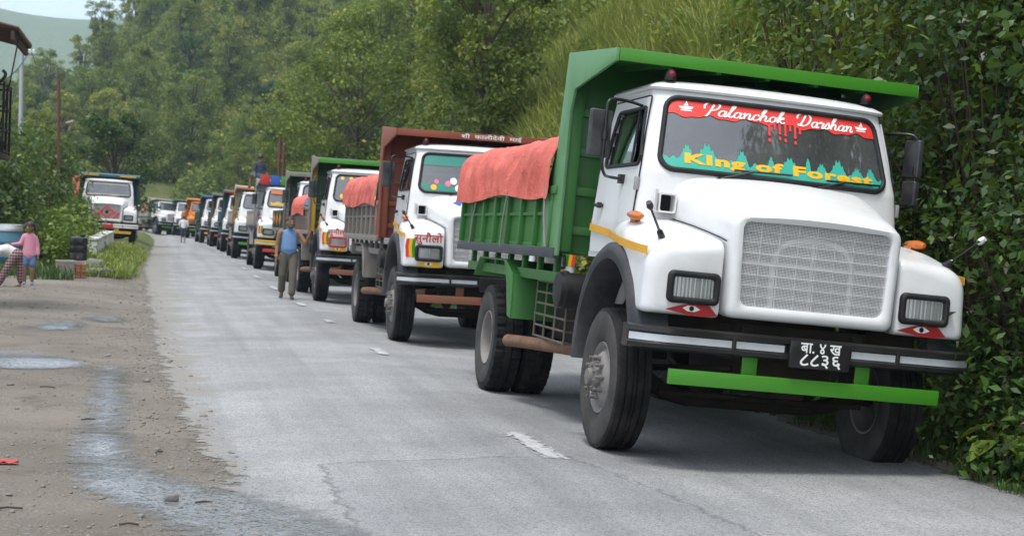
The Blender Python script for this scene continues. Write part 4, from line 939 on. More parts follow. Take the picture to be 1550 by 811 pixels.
# ------------------------------------------------------------------ vegetation
LF_tree = leafmat('tree_leaves', [(0., (0.069, 0.103, 0.022)), (.45, (0.144, 0.210, 0.033)), (.8, (0.273, 0.333, 0.050)), (1., (0.482, 0.420, 0.077))])
LF_pale = leafmat('pale_tree_leaves', [(0., (0.095, 0.127, 0.024)), (.45, (0.204, 0.255, 0.040)), (.8, (0.342, 0.372, 0.061)), (1., (0.519, 0.403, 0.095))])
LF_dark = leafmat('glossy_dark_leaves', [(0., (0.014, 0.038, 0.008)), (.5, (0.037, 0.086, 0.016)), (.85, (0.080, 0.164, 0.024)), (1., (0.170, 0.214, 0.043))], .38, .3)
LF_bright = leafmat('bright_young_leaves', [(0., (0.067, 0.119, 0.015)), (.5, (0.142, 0.231, 0.030)), (1., (0.286, 0.350, 0.060))])
LF_grass = leafmat('tall_grass', [(0., (0.077, 0.121, 0.018)), (.45, (0.162, 0.215, 0.036)), (.8, (0.266, 0.286, 0.063)), (1., (0.379, 0.329, 0.108))], .6, .3)
LF_dry = leafmat('dry_grass', [(0., (0.180, 0.132, 0.072)), (1., (0.360, 0.288, 0.180))], .8, .2)
M_bark = pm('tree_bark', (.075, .06, .045), .9, var=.3, vs=6, bump=.6, bs=18)
M_barkr = pm('reddish_stem', (.055, .036, .026), .8, var=.3, vs=8)

def leaf_quads(C, size, rng, up=.5, aspect=.5, out=None, fold=True, tint=None, sj=.35):
    """leaf-shaped folded faces at the centres C (N,3)"""
    n = len(C); C = np.asarray(C, float)
    nrm = rng.normal(size=(n, 3)); nrm[:, 2] += up*2.0
    if out is not None: nrm += out*1.1
    nrm /= np.linalg.norm(nrm, axis=1)[:, None]
    a = rng.normal(size=(n, 3)); a[:, 2] -= .35; a -= nrm*(a*nrm).sum(1)[:, None]; a /= np.linalg.norm(a, axis=1)[:, None]
    b = np.cross(nrm, a); s = size*(1+sj*rng.normal(size=n)).clip(.45, 1.9)[:, None]
    w = aspect*s
    base = C-a*s*.5; tip = C+a*s*.5-nrm*s*.12; l = C+b*w*.5-a*s*.08+nrm*s*.07; r = C-b*w*.5-a*s*.08+nrm*s*.07
    V = np.stack([base, r, tip, l], 1).reshape(-1, 3); F = np.arange(4*n).reshape(-1, 4)
    t = rng.normal(.5, .2, n).clip(0, 1) if tint is None else tint
    return V, F, t
def merge(parts):
    V = []; F = []; T = []; o = 0
    for v, f, t in parts: V.append(v); F.append(f+o); T.append(t); o += len(v)
    return np.concatenate(V), np.concatenate(F), np.concatenate(T)
def gen_tree(seed, H, cr_, base, nc, lpc, ls, leaf, bark=M_bark, shape='round', trunk_r=.13, up=.5):
    rng = np.random.default_rng(seed); m = MB(); bend = rng.normal(size=2)*.04*H
    tp = lambda t: Vector((bend[0]*math.sin(t*2.2), bend[1]*t*t+.15*math.sin(t*5+seed), H*.92*t))
    m.tube([tp(t) for t in np.linspace(0, 1, 9)], [trunk_r*(1.25 if i == 0 else 1)*(1-.1*i) for i in range(9)], 8)
    cl = []; k = 0
    while k < nc:
        z = rng.uniform(base, 1.0); a = rng.uniform(0, 6.283)
        u = (z-base)/(1-base)
        rad = {'round': math.sqrt(max(0, 1-(2*u-.85)**2*.8)), 'cone': (1-u)**.7*.95+.12, 'vase': .45+.6*u-.45*u**3}[shape]
        q = rng.uniform(.25, 1)**.6; r = cr_*rad*q; c = Vector((r*math.cos(a), r*math.sin(a), z*H))
        b = tp(max(.12, z*rng.uniform(.55, .8))); c = c+Vector((bend[0], bend[1], 0))*z
        if rng.uniform() < .55:
            mid = b.lerp(c, .5)+Vector(rng.normal(size=3))*.08*cr_+Vector((0, 0, .06*H*rng.uniform(-.3, 1)))
            L = (c-b).length; m.tube([b, mid, c], [max(.012, .016*L), max(.009, .011*L), .006], 5, caps=False)
        cl.append((c, rng.uniform(.6, 1.3))); k += 1
    P = []
    for c, s in cl:
        n = int(lpc*s); rr = cr_*.24*s**.5
        d = rng.normal(size=(n, 3)); d /= np.linalg.norm(d, axis=1)[:, None]; rad = rng.uniform(0, 1, n)[:, None]**.45
        p = d*rad*np.array([rr, rr, rr*.62]); p[:, 2] -= .10*(p[:, 0]**2+p[:, 1]**2)/rr
        t = (rng.normal(.45, .16, n)+rng.normal()*.14).clip(0, 1)
        P.append(leaf_quads(p+np.array(c), ls, rng, up, .55, d*.6, tint=t))
    V, F, T = merge(P)
    return m.mesh('trunk', bark, smooth=60, fixn=False), mesh_np('crown', V, F, leaf, tint=T)
TREES = {
 'a': gen_tree(1, 8.5, 3.3, .34, 78, 150, .17, LF_tree), 'b': gen_tree(2, 9.0, 2.9, .30, 74, 150, .17, LF_tree, shape='vase'),
 'c': gen_tree(3, 10.5, 2.3, .22, 80, 120, .17, LF_pale, shape='vase'), 'd': gen_tree(4, 10.0, 2.5, .28, 66, 130, .18, LF_pale),
 'e': gen_tree(5, 5.2, 2.4, .10, 66, 130, .15, LF_tree), 'f': gen_tree(6, 7.0, 2.6, .2, 70, 140, .17, LF_dark)}
def put_tree(kind, x, y, s, label, group, nm='tree', z=None, yaw=None, sz=1.0, cat='tree'):
    z = float(ground_z(x, y))-.1 if z is None else z
    e = empty(nm, (x, y, z), (random.uniform(-.05, .05), random.uniform(-.05, .05), random.uniform(0, 6.28) if yaw is None else yaw)); e.scale = (s, s, s*sz)
    tr, crn = TREES[kind]; obj('trunk', tr, e); obj('crown', crn, e); tag(e, label, cat, group); return e
rt = random.Random(11)
placed = []
def far_ok(x, y, d):
    for a, b, c in placed:
        if (a-x)**2+(b-y)**2 < (.5*(c+d))**2: return False
    placed.append((x, y, d)); return True
KL = {'a': 'spreading broadleaf tree with rounded crown on the steep hillside', 'b': 'vase shaped broadleaf tree on the steep hillside', 'c': 'tall narrow pale green tree on the hillside',
      'd': 'pale green tree with open crown on the hillside', 'e': 'low bushy tree branching from the ground on the hillside', 'f': 'dense dark green tree on the hillside'}
# two trees whose trunks stand out
put_tree('a', 12.6, 99, 1.05, 'spreading tree with clearly visible dark trunk above the maroon truck', None, yaw=1.0); placed.append((12.6, 99, 6))
put_tree('b', 13.2, 74, 1.15, 'tall tree with straight dark trunk on the slope behind the front truck', None, yaw=2.5); placed.append((13.2, 74, 6))
n = 0
for _ in range(6000):
    ang = rt.uniform(-.105, .36); d = rt.uniform(42, 175)
    x = math.tan(ang)*d; y = d
    tx = x-float(toe(y))
    if tx < 2.0 or tx > 34 or x > .42*d or (y < 60 and rt.random() < .55) or (x/d > .20 and y < 75): continue
    sp = 4.6 if y < 90 else 5.0
    if not far_ok(x, y, sp): continue
    k = rt.choice('aabbdeeff' if y < 110 else 'abbcddef'); s = rt.uniform(.62, 1.0)
    put_tree(k, x, y, s, KL[k], KL[k]); n += 1
    if n >= 115: break
n2 = 0
for _ in range(6000):
    ang = rt.uniform(-.115, .20); d = rt.uniform(158, 350); x = math.tan(ang)*d; y = d
    if float(ground_z(x, y)) < 2.2 or (y < 182 and x < 3): continue
    if not far_ok(x, y, 8.0): continue
    k = rt.choice('abccddf'); s = rt.uniform(.95, 1.5)
    put_tree(k, x, y, s, KL[k].replace('steep ', '').replace('hillside', 'far slope'), 'far '+KL[k]); n2 += 1
    if n2 >= 135: break
# right side of the far left: tree behind the parked truck, and trees at the bend
put_tree('f', -2.6, 88, .98, 'leafy green roadside tree rising behind the red diamond truck', None, z=float(ground_z(-2.6, 88)))
for q, (x, y, s) in enumerate(((-9, 118, .8), (-14, 105, .7), (-7.5, 132, .75), (-17, 128, .9), (-13, 145, 1.0), (-20, 150, 1.0), (-24, 170, 1.1))):
    put_tree('cdbacda'[q], x, y, s, ('tall narrow', 'open crowned', 'vase shaped', 'spreading', 'tall narrow', 'open crowned', 'spreading')[q]+' tree standing left of the road near the bend', 'trees left of the bend '+'cdbacda'[q])

# undergrowth as scatter
def gen_shrub(seed, R_, H, n, ls, leaf, stems=7, asp=.55):
    rng = np.random.default_rng(seed); m = MB(); P = []
    for s in range(stems):
        a = rng.uniform(0, 6.283); r = R_*rng.uniform(.2, .8); tip = Vector((r*math.cos(a), r*math.sin(a), H*rng.uniform(.6, 1)))
        m.tube([(0.05*math.cos(a), .05*math.sin(a), 0), (tip.x*.4, tip.y*.4, tip.z*.55), tuple(tip)], [.016, .011, .005], 5, caps=False)
        for c in range(3):
            cc = np.array(tip)*rng.uniform(.45, 1.05)+rng.normal(size=3)*R_*.12; k = n//stems//3; d = rng.normal(size=(k, 3)); p = d*np.array([R_*.24, R_*.24, H*.15])
            t = (rng.normal(.48, .17, k)+rng.normal()*.13).clip(0, 1); P.append(leaf_quads(p+cc, ls, rng, .55, asp, d*.3, tint=t))
    V, F, T = merge(P); V[:, 2] = np.maximum(V[:, 2], .02)
    return m, V, F, T
def shrub_obj(nm, seed, R_, H, n, ls, leaf, bark=M_bark, **k):
    m, V, F, T = gen_shrub(seed, R_, H, n, ls, leaf, **k)
    b = len(V); sv = np.array([tuple(p) for p in m.v]); sf = np.array([f for f in m.f if len(f) == 4])+b
    return mesh_np(nm, np.concatenate([V, sv]), np.concatenate([F, sf]), [leaf, bark], np.concatenate([np.zeros(len(F)), np.ones(len(sf))]).astype(int), np.concatenate([T, np.full(len(sf), .5)]))
def gen_grass(seed, n, H, spread, w, lean=.5, leaf=None):
    rng = np.random.default_rng(seed); V = []; F = []; T = []
    for i in range(n):
        a = rng.uniform(0, 6.283); r = spread*math.sqrt(rng.uniform()); h = H*rng.uniform(.5, 1.1); d = rng.uniform(0, 6.283); ln = lean*h*rng.uniform(.2, 1)
        bx, by = r*math.cos(a), r*math.sin(a); px, py = -math.sin(d), math.cos(d); b = len(V); t = rng.normal(.5, .2)
        for k, (u, ww) in enumerate(((0, 1), (.4, .9), (.75, .6), (1., .08))):
            cx, cy, cz = bx+math.cos(d)*ln*u*u, by+math.sin(d)*ln*u*u, h*(u-.22*u**3*lean*2)
            V += [(cx+px*w*ww, cy+py*w*ww, cz), (cx-px*w*ww, cy-py*w*ww, cz)]
        for k in range(3): F.append((b+2*k, b+2*k+1, b+2*k+3, b+2*k+2)); T.append(np.clip(t, 0, 1))
    return mesh_np('grass', V, F, leaf or LF_grass, tint=T)
def scatter(nm, proto, pts, rot, scl, label, cat):
    me = bpy.data.meshes.new(nm); me.vertices.add(len(pts)); me.vertices.foreach_set('co', np.asarray(pts, np.float32).ravel())
    a = me.attributes.new('rot', 'FLOAT_VECTOR', 'POINT'); a.data.foreach_set('vector', np.asarray(rot, np.float32).ravel())
    a = me.attributes.new('scl', 'FLOAT', 'POINT'); a.data.foreach_set('value', np.asarray(scl, np.float32)); me.update()
    o = obj(nm, me); ng = bpy.data.node_groups.new(nm, 'GeometryNodeTree')
    ng.interface.new_socket('Geometry', in_out='INPUT', socket_type='NodeSocketGeometry'); ng.interface.new_socket('Geometry', in_out='OUTPUT', socket_type='NodeSocketGeometry')
    N = ng.nodes; gi, go = N.new('NodeGroupInput'), N.new('NodeGroupOutput'); ip = N.new('GeometryNodeInstanceOnPoints'); oi = N.new('GeometryNodeObjectInfo')
    oi.inputs['Object'].default_value = proto; oi.inputs['As Instance'].default_value = True
    ra = N.new('GeometryNodeInputNamedAttribute'); ra.data_type = 'FLOAT_VECTOR'; ra.inputs['Name'].default_value = 'rot'
    sa = N.new('GeometryNodeInputNamedAttribute'); sa.data_type = 'FLOAT'; sa.inputs['Name'].default_value = 'scl'
    lk = ng.links.new; lk(gi.outputs[0], ip.inputs['Points']); lk(oi.outputs['Geometry'], ip.inputs['Instance']); lk(ra.outputs['Attribute'], ip.inputs['Rotation']); lk(sa.outputs['Attribute'], ip.inputs['Scale']); lk(ip.outputs[0], go.inputs[0])
    md = o.modifiers.new('scatter', 'NODES'); md.node_group = ng; tag(o, label, cat, None, 'stuff'); return o
def wedge(n, d0, d1, a0, a1, keep, rng):
    out = []
    while len(out) < n:
        m = 4000; an = rng.uniform(a0, a1, m); d = np.sqrt(rng.uniform(d0*d0, d1*d1, m)); x = np.tan(an)*d; k = keep(x, d); P = np.stack([x[k], d[k]], 1)
        out = P if len(out) == 0 else np.concatenate([out, P])
        if len(out) == 0: break
    return out[:n]
def run_scatter(nm, me, n, d0, d1, a0, a1, keep, s0, s1, seed, label, cat, tilt=.15, sink=.05, plabel=None):
    rng = np.random.default_rng(seed); P = wedge(n+1, d0, d1, a0, a1, keep, rng); z = ground_z(P[:, 0], P[:, 1])-sink
    rot = np.stack([rng.normal(0, tilt, n+1), rng.normal(0, tilt, n+1), rng.uniform(0, 6.28, n+1)], 1); sc = rng.uniform(s0, s1, n+1)
    pr = obj(nm, me, None, (P[0, 0], P[0, 1], z[0]), tuple(rot[0]), sc[0]); tag(pr, plabel or label, cat, None, 'stuff')
    return scatter(nm, pr, np.stack([P[1:, 0], P[1:, 1], z[1:]], 1), rot[1:], sc[1:], label, cat)
on_hill = lambda x, y, a, b: (x-toe(y) > a) & (x-toe(y) < b)
sh1 = shrub_obj('undergrowth', 41, 1.0, 1.5, 700, .15, LF_tree); sh2 = shrub_obj('undergrowth', 42, 1.1, 1.3, 700, .14, LF_pale); sh3 = shrub_obj('undergrowth', 43, .9, 1.8, 650, .16, LF_bright); sh4 = shrub_obj('undergrowth', 44, 1.0, 1.6, 800, .12, LF_dark)
UL = ('mid green shrubs crowding the hillside', 'pale green shrubs crowding the hillside', 'bright young shrubs dotted over the hillside', 'dark glossy shrubs filling the hillside')
for q, (me, n, s0, s1) in enumerate(((sh1, 1300, .6, 1.5), (sh2, 1100, .6, 1.5), (sh3, 420, .5, 1.2), (sh4, 600, .6, 1.5))):
    run_scatter('undergrowth', me, n, 24, 180, -.1, .42, lambda x, y: on_hill(x, y, .5, 45) & ~((x/y > .21) & (y < 55) & (x/y < .43)), s0, s1, 60+q, UL[q], 'shrubs')
for q, me in enumerate((sh1, sh2)):
    run_scatter('undergrowth', me, 1500, 150, 360, -.13, .22, lambda x, y: (ground_z(x, y) > 1.6) & ~((y < 185) & (x < 2)), 1.0, 2.6, 70+q, ('mid green shrubs on the far slope', 'pale green shrubs on the far slope')[q], 'shrubs')
gr1 = gen_grass(51, 70, 1.7, .35, .012, .55); gr2 = gen_grass(52, 60, 1.3, .3, .012, .8); gr3 = gen_grass(53, 40, 1.5, .3, .013, 1.0, LF_dry); gr4 = gen_grass(54, 60, .2, .25, .006, .8, LF_tree)
run_scatter('tall_grass', gr1, 2600, 17, 60, .17, .47, lambda x, y: on_hill(x, y, .8, 26), .7, 1.35, 81, 'tall yellow green grass on the bank above the green truck', 'grass')
run_scatter('tall_grass', gr2, 2600, 17, 120, .05, .47, lambda x, y: on_hill(x, y, .4, 26), .7, 1.3, 82, 'arching yellow green grass across the slope', 'grass')
run_scatter('dry_grass', gr3, 500, 26, 110, .06, .34, lambda x, y: on_hill(x, y, .8, 22), .8, 1.4, 83, 'dry straw coloured grass patches on the slope', 'grass')
for q, me in enumerate((sh2, sh3, sh1)):
    run_scatter('undergrowth', me, (90, 60, 50)[q], 20, 55, .19, .44, lambda x, y: on_hill(x, y, 1.0, 22), .35, .95, 90+q, ('pale', 'bright', 'mid green')[q]+' shrubs growing through the tall grass', 'shrubs')
gr5 = gen_grass(55, 60, .2, .25, .006, .8, LF_dark)
run_scatter('verge_grass', gr5, 520, 8, 60, .08, .8, lambda x, y: (x > 5.75) & (x < 6.7), .5, 1.3, 84, 'short grass along the right road verge', 'grass', sink=.0)

for q, (x, y, k, s_) in enumerate(((11.5, -1.5, 'a', 1.1), (14.5, 1.0, 'b', 1.2), (9.6, -6.0, 'f', 1.1))):
    put_tree(k, x, y, s_, 'bank tree standing beside the viewpoint, mirrored in the front windscreen', 'bank trees beside the viewpoint')
# ------------------------------------------------------------------ near bushes on the right bank
def leaf_mesh(nm, L, W, mat, fold=.25):
    m = MB(); prof = [(0, .03), (.2, .75), (.45, 1.), (.7, .72), (.9, .28), (1., .02)]
    rows = [[(W/2*w*s, L*t, (abs(s)*fold*W*.5*w)-.12*L*t*t) for s in (-1, 0, 1)] for t, w in prof]
    me = m.grid(rows).mesh(nm, mat, smooth=60, fixn=False)
    a = me.attributes.new('tint', 'FLOAT', 'FACE'); a.data.foreach_set('value', [random.uniform(.5, .95)]*len(me.polygons)); return me
LEAFM = [leaf_mesh('leaf', L, W, m) for L, W, m in ((.105, .058, LF_dark), (.115, .06, LF_bright), (.09, .052, LF_dark), (.10, .05, LF_bright))]
def gen_bush(seed, R_, H, nc, lpc, ls, leaf, bark=M_barkr, asp=.58):
    rng = np.random.default_rng(seed); m = MB(); P = []; tips = []
    for c in range(nc):
        a = rng.uniform(0, 6.283); u = rng.uniform(.06, 1)**.8; r = R_*math.sqrt(max(.05, 1-(u*1.05-.35)**2*1.3))*rng.uniform(.35, 1.0)
        cc = np.array([r*math.cos(a), r*math.sin(a), u*H]); tips.append(cc)
        if rng.uniform() < .3: m.tube([(.1*math.cos(a), .1*math.sin(a), 0), (cc[0]*.5, cc[1]*.5, cc[2]*.6), tuple(cc)], [.022, .014, .005], 5, caps=False)
        k = int(lpc*rng.uniform(.6, 1.3)); d = rng.normal(size=(k, 3)); p = d*np.array([.24, .24, .16])*rng.uniform(.6, 1.3)
        t = (rng.normal(.46, .16, k)+rng.normal()*.15).clip(0, 1); o = np.tile(np.array([math.cos(a), math.sin(a), .3]), (k, 1))
        P.append(leaf_quads(p+cc, ls, rng, .45, asp, o*.6, tint=t))
    V, F, T = merge(P); V[:, 2] = np.maximum(V[:, 2], .02)
    return m.mesh('stems', bark, smooth=60, fixn=False), mesh_np('foliage', V, F, leaf, tint=T), tips
LF_mid = leafmat('hedge_leaves', [(0., (.03, .06, .015)), (.5, (.075, .135, .03)), (.85, (.14, .21, .05)), (1., (.25, .16, .07))])
gz0 = lambda x, y: float(ground_z(x, y))
BUSH = [gen_bush(101, 1.25, 3.7, 95, 58, .085, LF_dark, asp=.48), gen_bush(102, 1.35, 4.3, 100, 56, .095, LF_dark, asp=.5), gen_bush(103, 1.05, 2.4, 80, 60, .08, LF_dark, asp=.5), gen_bush(104, 1.25, 4.4, 95, 44, .13, LF_bright, asp=.42),
        gen_bush(105, 1.5, 2.6, 110, 50, .13, LF_mid), gen_bush(106, 1.0, 1.2, 60, 44, .10, LF_dark)]
def put_bush(k, x, y, s, label, group=None, leaves=0, z=None, sz=1., nm='bush', cat='bush', rz=None):
    z = float(ground_z(x, y))-.08 if z is None else z
    e = empty(nm, (x, y, z), (0, 0, random.uniform(0, 6.28) if rz is None else rz)); e.scale = (s, s, s*sz); st, fo, tips = BUSH[k]
    obj('stems', st, e); f = obj('foliage', fo, e); f['kind'] = 'stuff'
    for i in range(leaves):
        c = tips[i % len(tips)]; a = random.uniform(0, 6.28); n = math.hypot(c[0], c[1])+.01
        obj('leaf', LEAFM[i % 4], e, (c[0]*1.12+random.gauss(0, .16), c[1]*1.12+random.gauss(0, .16), max(.1, c[2]+random.gauss(0, .18))), (random.gauss(-.3, .4), random.gauss(0, .4), a), random.uniform(.75, 1.35))
    tag(e, label, cat, group); return e
for q, (x, y, L, a) in enumerate(((6.6,10.8,2.6,2.3),(6.9,12.2,3.0,1.9),(6.7,11.6,2.2,2.9),(7.0,10.0,2.8,1.2),(7.2,13.0,2.6,2.5))):
    P = [Vector((x, y, gz0(x, y)))]; d = Vector((math.cos(a)*.45, math.sin(a)*.35-.3, 1)).normalized()
    for i in range(7): d = (d+Vector((random.gauss(0, .12), random.gauss(0, .12), -.10))).normalized(); P.append(P[-1]+d*L/7)
    e = empty('bare_branch', P[0]); Q = [p-P[0] for p in P]; obj('stem', MB().tube(Q, [.014-.0016*i for i in range(8)], 6).mesh('stem', M_barkr, smooth=60), e)
    for i in (3, 4, 5, 6): t = Vector((random.gauss(0, .3), random.gauss(-.1, .2), .35)); obj('twig', MB().tube([Q[i], Q[i]+t*.5+Vector((0, 0, .03)), Q[i]+t], [.006, .005, .003], 5).mesh('twig', M_barkr), e)
    tag(e, 'bare reddish branch arching out of the bank bushes', 'branch', 'bare branches on the right bank')
BG = 'dark leafy bushes packed along the right bank'
for q, (k, x, y, s, lv) in enumerate(((0,6.95,12.6,1.0,60),(1,7.5,13.9,1.05,70),(2,6.75,11.2,1.0,50),(1,8.2,12.2,1.05,60),(3,7.3,14.8,.85,50),(2,6.8,10.2,.9,40),(1,8.0,15.6,1.1,40),(0,7.6,10.9,1.1,50),(4,8.9,13.8,1.5,40),(2,7.0,16.8,1.1,20),(1,9.3,16.5,1.15,30),(0,8.0,18.2,1.1,0),(3,9.6,11.9,1.0,40),(2,7.4,9.6,1.1,20),(0,8.4,9.6,1.2,20))):
    put_bush(k, x, y, s, {3: 'large leaved bright shrub among the dark bank bushes', 4: 'broad mid green bush behind the dark bank bushes'}.get(k, 'dark leafy bush on the bank beside the green and white truck'), {3: 'large leaved shrubs on the right bank', 4: None}.get(k, BG), lv)
put_bush(3, 8.3, 20.5, 1.0, 'bright broad leaved shrub with reddish stems behind the green canopy', 'bright shrubs behind the green canopy', 70)
put_bush(3, 9.4, 19.0, 1.05, 'bright broad leaved shrub with reddish stems behind the green canopy', 'bright shrubs behind the green canopy', 70)
put_bush(3, 10.4, 21.5, 1.0, 'bright broad leaved shrub with reddish stems behind the green canopy', 'bright shrubs behind the green canopy', 50)
for q, (x, y) in enumerate(((6.35, 10.6), (6.5, 9.6), (6.45, 11.9), (6.55, 13.2), (6.7, 8.8), (6.5, 15.0), (6.6, 17.0))):
    put_bush(5, x, y, .62+.07*(q % 3), 'low dark plant along the verge at the foot of the bank', 'low plants at the foot of the bank', 14)
# big arrow-shaped leaves, pink flowers, a discarded sack
bigleaf = leaf_mesh('leaf', .34, .24, LF_bright, .3)
e = empty('taro_plant', (6.02, 10.62, float(ground_z(6.02, 10.62))))
for i in range(6):
    a = i*1.05+.3; h = .28+.05*(i % 3); p = Vector((.12*math.cos(a), .12*math.sin(a), h))
    obj('stalk', MB().tube([(0, 0, 0), p*.6, p], [.009, .007, .005], 5).mesh('stalk', M_barkr), e); obj('leaf', bigleaf, e, p, (R(-25), 0, a-1.57), .8)
tag(e, 'taro plant with large heart shaped leaves at the road verge', 'plant')
M_pink = pm('magenta_petals', (.50, .09, .42), .6)
for i in range(9):
    x, y = 6.12+random.uniform(-.15, .3), 9.75+random.uniform(0, 1.1); f = empty('flower', (x, y, float(ground_z(x, y))+random.uniform(.26, .52)), (R(50), 0, random.uniform(-.5, .5)))
    for k in range(5): obj('petal', cm('petal', lambda: MB().add([(0,0,0),(.011,.014,.004),(0,.028,0),(-.011,.014,.004)], [(0,1,2,3)]).mesh('petal', M_pink)), f, (0, 0, 0), (0, 0, k*1.2566))
    obj('stem', cm('fstem', lambda: MB().tube([(0,0,0),(0,-.1,-.12),(0,-.15,-.35)], .003, 4).mesh('stem', LF_dark)), f)
    tag(f, 'small magenta flower among the verge plants by the front truck', 'flower', 'magenta verge flowers')
def sackm():
    t = NT('printed_plastic_sack'); v = t.n('TexVoronoi'); v.inputs['Scale'].default_value = 7; t.l(t.tc.outputs['Object'], v.inputs['Vector'])
    t.set(Base_Color=t.ramp(v.outputs['Color'], [(.3, (.62, .60, .52)), (.5, (.55, .48, .12)), (.62, (.22, .34, .42)), (.75, (.60, .55, .45))]), Roughness=.5); t.bump(t.noise(9, 5), .6, .02); return t.m
sk = MB().loft([[((.20*w)*math.cos(a)+.03*math.sin(3*a+z*9), (.08*w)*math.sin(a), z) for a in [6.283*k/20 for k in range(20)]] for z, w in ((0,.75),(.03,.98),(.12,1.05),(.2,1.0),(.27,.85),(.3,.5))])
o = obj('plastic_sack', sk.mesh('plastic_sack', sackm(), smooth=60), None, (6.22, 10.05, float(ground_z(6.22, 10.05))+.16), (R(-30), R(10), R(-10))); tag(o, 'crumpled yellow and white printed sack dumped in the verge plants', 'sack')

# ------------------------------------------------------------------ left shoulder: hedge, parapet, drum, blocks
HL = 'leafy hedge bush behind the two children'
for q, (k, x, y, s, sz) in enumerate(((4,-4.6,44.5,1.1,1.),(4,-5.9,46,1.3,1.1),(0,-4.2,47.5,.85,1.),(4,-3.6,46.0,.75,.8),(1,-6.6,50,1.1,1.),(4,-4.9,51,1.3,1.1),(0,-5.8,55,1.0,1.),(4,-3.9,52.5,.95,1.0),(4,-4.4,58,1.2,1.2),(0,-6.2,61,1.15,1.),(4,-7.8,57,1.5,1.2),(2,-3.3,49,.85,.8),(1,-8.0,66,1.2,1.),(4,-5.4,68,1.4,1.2),(0,-4.7,74,1.1,1.),(4,-3.1,55.5,.8,.9))):
    put_bush(k, x, y, s, HL, 'hedge bushes left of the road', 24 if y < 50 else 0, sz=sz)
run_scatter('verge_grass', gr4, 500, 40, 64, -.045, -.005, lambda x, y: (x > -1.9) & (x < -.85), 1.0, 2.2, 86, 'bright grass tufts beside the white parapet', 'grass', sink=.0)
run_scatter('weeds', sh3, 160, 41, 80, -.14, -.03, lambda x, y: (x < -2.3) & (x > -9), .4, .9, 87, 'bright weeds growing around the hedge', 'weeds', sink=.0)
run_scatter('verge_grass', gr5, 700, 38, 66, -.16, -.04, lambda x, y: (x < -2.0) & (x > -8), 1.0, 2.4, 88, 'grass growing under the hedge bushes', 'grass', sink=.0)
M_conc = pm('whitewashed_concrete', (.62, .62, .60), .85, dirt=.45, dcol=(.30, .28, .25), ds=3, bump=.3, bs=20)
M_stone = pm('grey_field_stone', (.20, .195, .19), .9, dirt=.5, dcol=(.11, .10, .09), ds=5, var=.3, bump=.7, bs=12)
M_brick = pm('red_brick', (.30, .11, .06), .9, dirt=.4, dcol=(.22, .16, .12), ds=8, var=.25, bump=.4)
M_mortar = pm('pale_mortar', (.36, .33, .29), .95, var=.2, bump=.4)
M_drum = pm('blue_plastic_drum', (.05, .17, .25), .5, dirt=.35, dcol=(.16, .22, .25), ds=3)
M_tin = pm('dented_tin_lid', (.50, .51, .53), .35, .7, dirt=.3, dcol=(.3, .28, .26), ds=5)
e = empty('parapet_wall', (-1.95, 48.5, 0))
blk = MB().bb(-.17, .17, 0, 1.72, -.2, .62).mesh('block', M_conc, bevel=.025)
cap = MB().bb(-.20, .20, 0, 1.76, .621, .70).mesh('coping', M_conc, bevel=.02)
for i in range(9):
    y = i*1.86; z = float(ground_z(-1.95, 48.5+y)); obj('block', blk, e, (random.uniform(-.02, .02), y, z)); obj('coping', cap, e, (0, y-.02, z+random.uniform(0, .015)))
tag(e, 'low whitewashed parapet of concrete blocks along the shoulder', 'parapet')
gz = lambda x, y: float(ground_z(x, y))+float(rough_z(x, y))
dx, dy = -3.72, 42.4; e = empty('water_drum', (dx, dy, gz(dx, dy)-.02))
obj('barrel', MB().lathe([(0,0),(.33,0),(.345,.02),(.345,.3),(.355,.32),(.355,.36),(.345,.38),(.345,.68),(.355,.70),(.355,.74),(.345,.76),(.345,.98),(.33,1.02),(0,1.02)], 36).mesh('barrel', M_drum, smooth=40), e)
obj('lid', MB().lathe([(.36,.99),(.36,1.05),(.35,1.07),(.33,1.15),(.30,1.165),(0,1.17)], 36).mesh('lid', M_tin, smooth=40), e); tag(e, 'blue water drum with a silver tin lid behind the bending child', 'drum')
def rocky(nm, d, seed, mat, k=.18):
    bm = bmesh.new(); bmesh.ops.create_icosphere(bm, subdivisions=3, radius=1)
    for v in bm.verts:
        c = Vector([math.copysign(abs(t)**.6, t) for t in v.co]); q = 1+k*mnoise.noise(v.co*1.6+Vector((seed, 0, 0)))+k*.4*mnoise.noise(v.co*4+Vector((seed, 3, 0))); v.co = Vector((c.x*d[0], c.y*d[1], c.z*d[2]))*q
    me = bpy.data.meshes.new(nm); bm.to_mesh(me); bm.free(); me.materials.append(mat); me.polygons.foreach_set('use_smooth', [True]*len(me.polygons)); me.set_sharp_from_angle(angle=R(40)); return me
def thing_on(nm, me, x, y, dz, label, cat, rz=0, group=None): return tag(obj(nm, me, None, (x, y, gz(x, y)+dz), (0, 0, rz)), label, cat, group)
pl_ = MB().loft([[(s*x, s*y, z) for x, y in ((-1,-1),(1,-1),(1,1),(-1,1))] for s, z in ((.16,0),(.19,.36),(.20,.37),(.20,.41),(.17,.41),(.165,.36))], True, (True, True)).mesh('concrete_planter', M_mortar, bevel=.012)
thing_on('concrete_planter', pl_, -2.16, 39.3, 0, 'square concrete pot beside the small brick stack', 'pot', .15)
e = empty('brick_stack', (-1.80, 39.35, gz(-1.8, 39.35)), (0, 0, .1)); bk = MB().bb(-.055, .055, -.115, .115, -.032, .032).mesh('brick', M_brick, bevel=.006)
for r in range(5):
    for c in range(2): obj('brick', bk, e, (-.07+.14*c+random.uniform(-.008, .008), random.uniform(-.01, .01), .034+.068*r), (0, 0, random.uniform(-.06, .06)))
tag(e, 'small stack of red bricks beside the concrete pot', 'bricks')
thing_on('stone', rocky('stone', (.36, .2, .12), 4, M_stone), -1.40, 40.2, .08, 'long flat grey boulder in front of the black canister stones', 'stone')
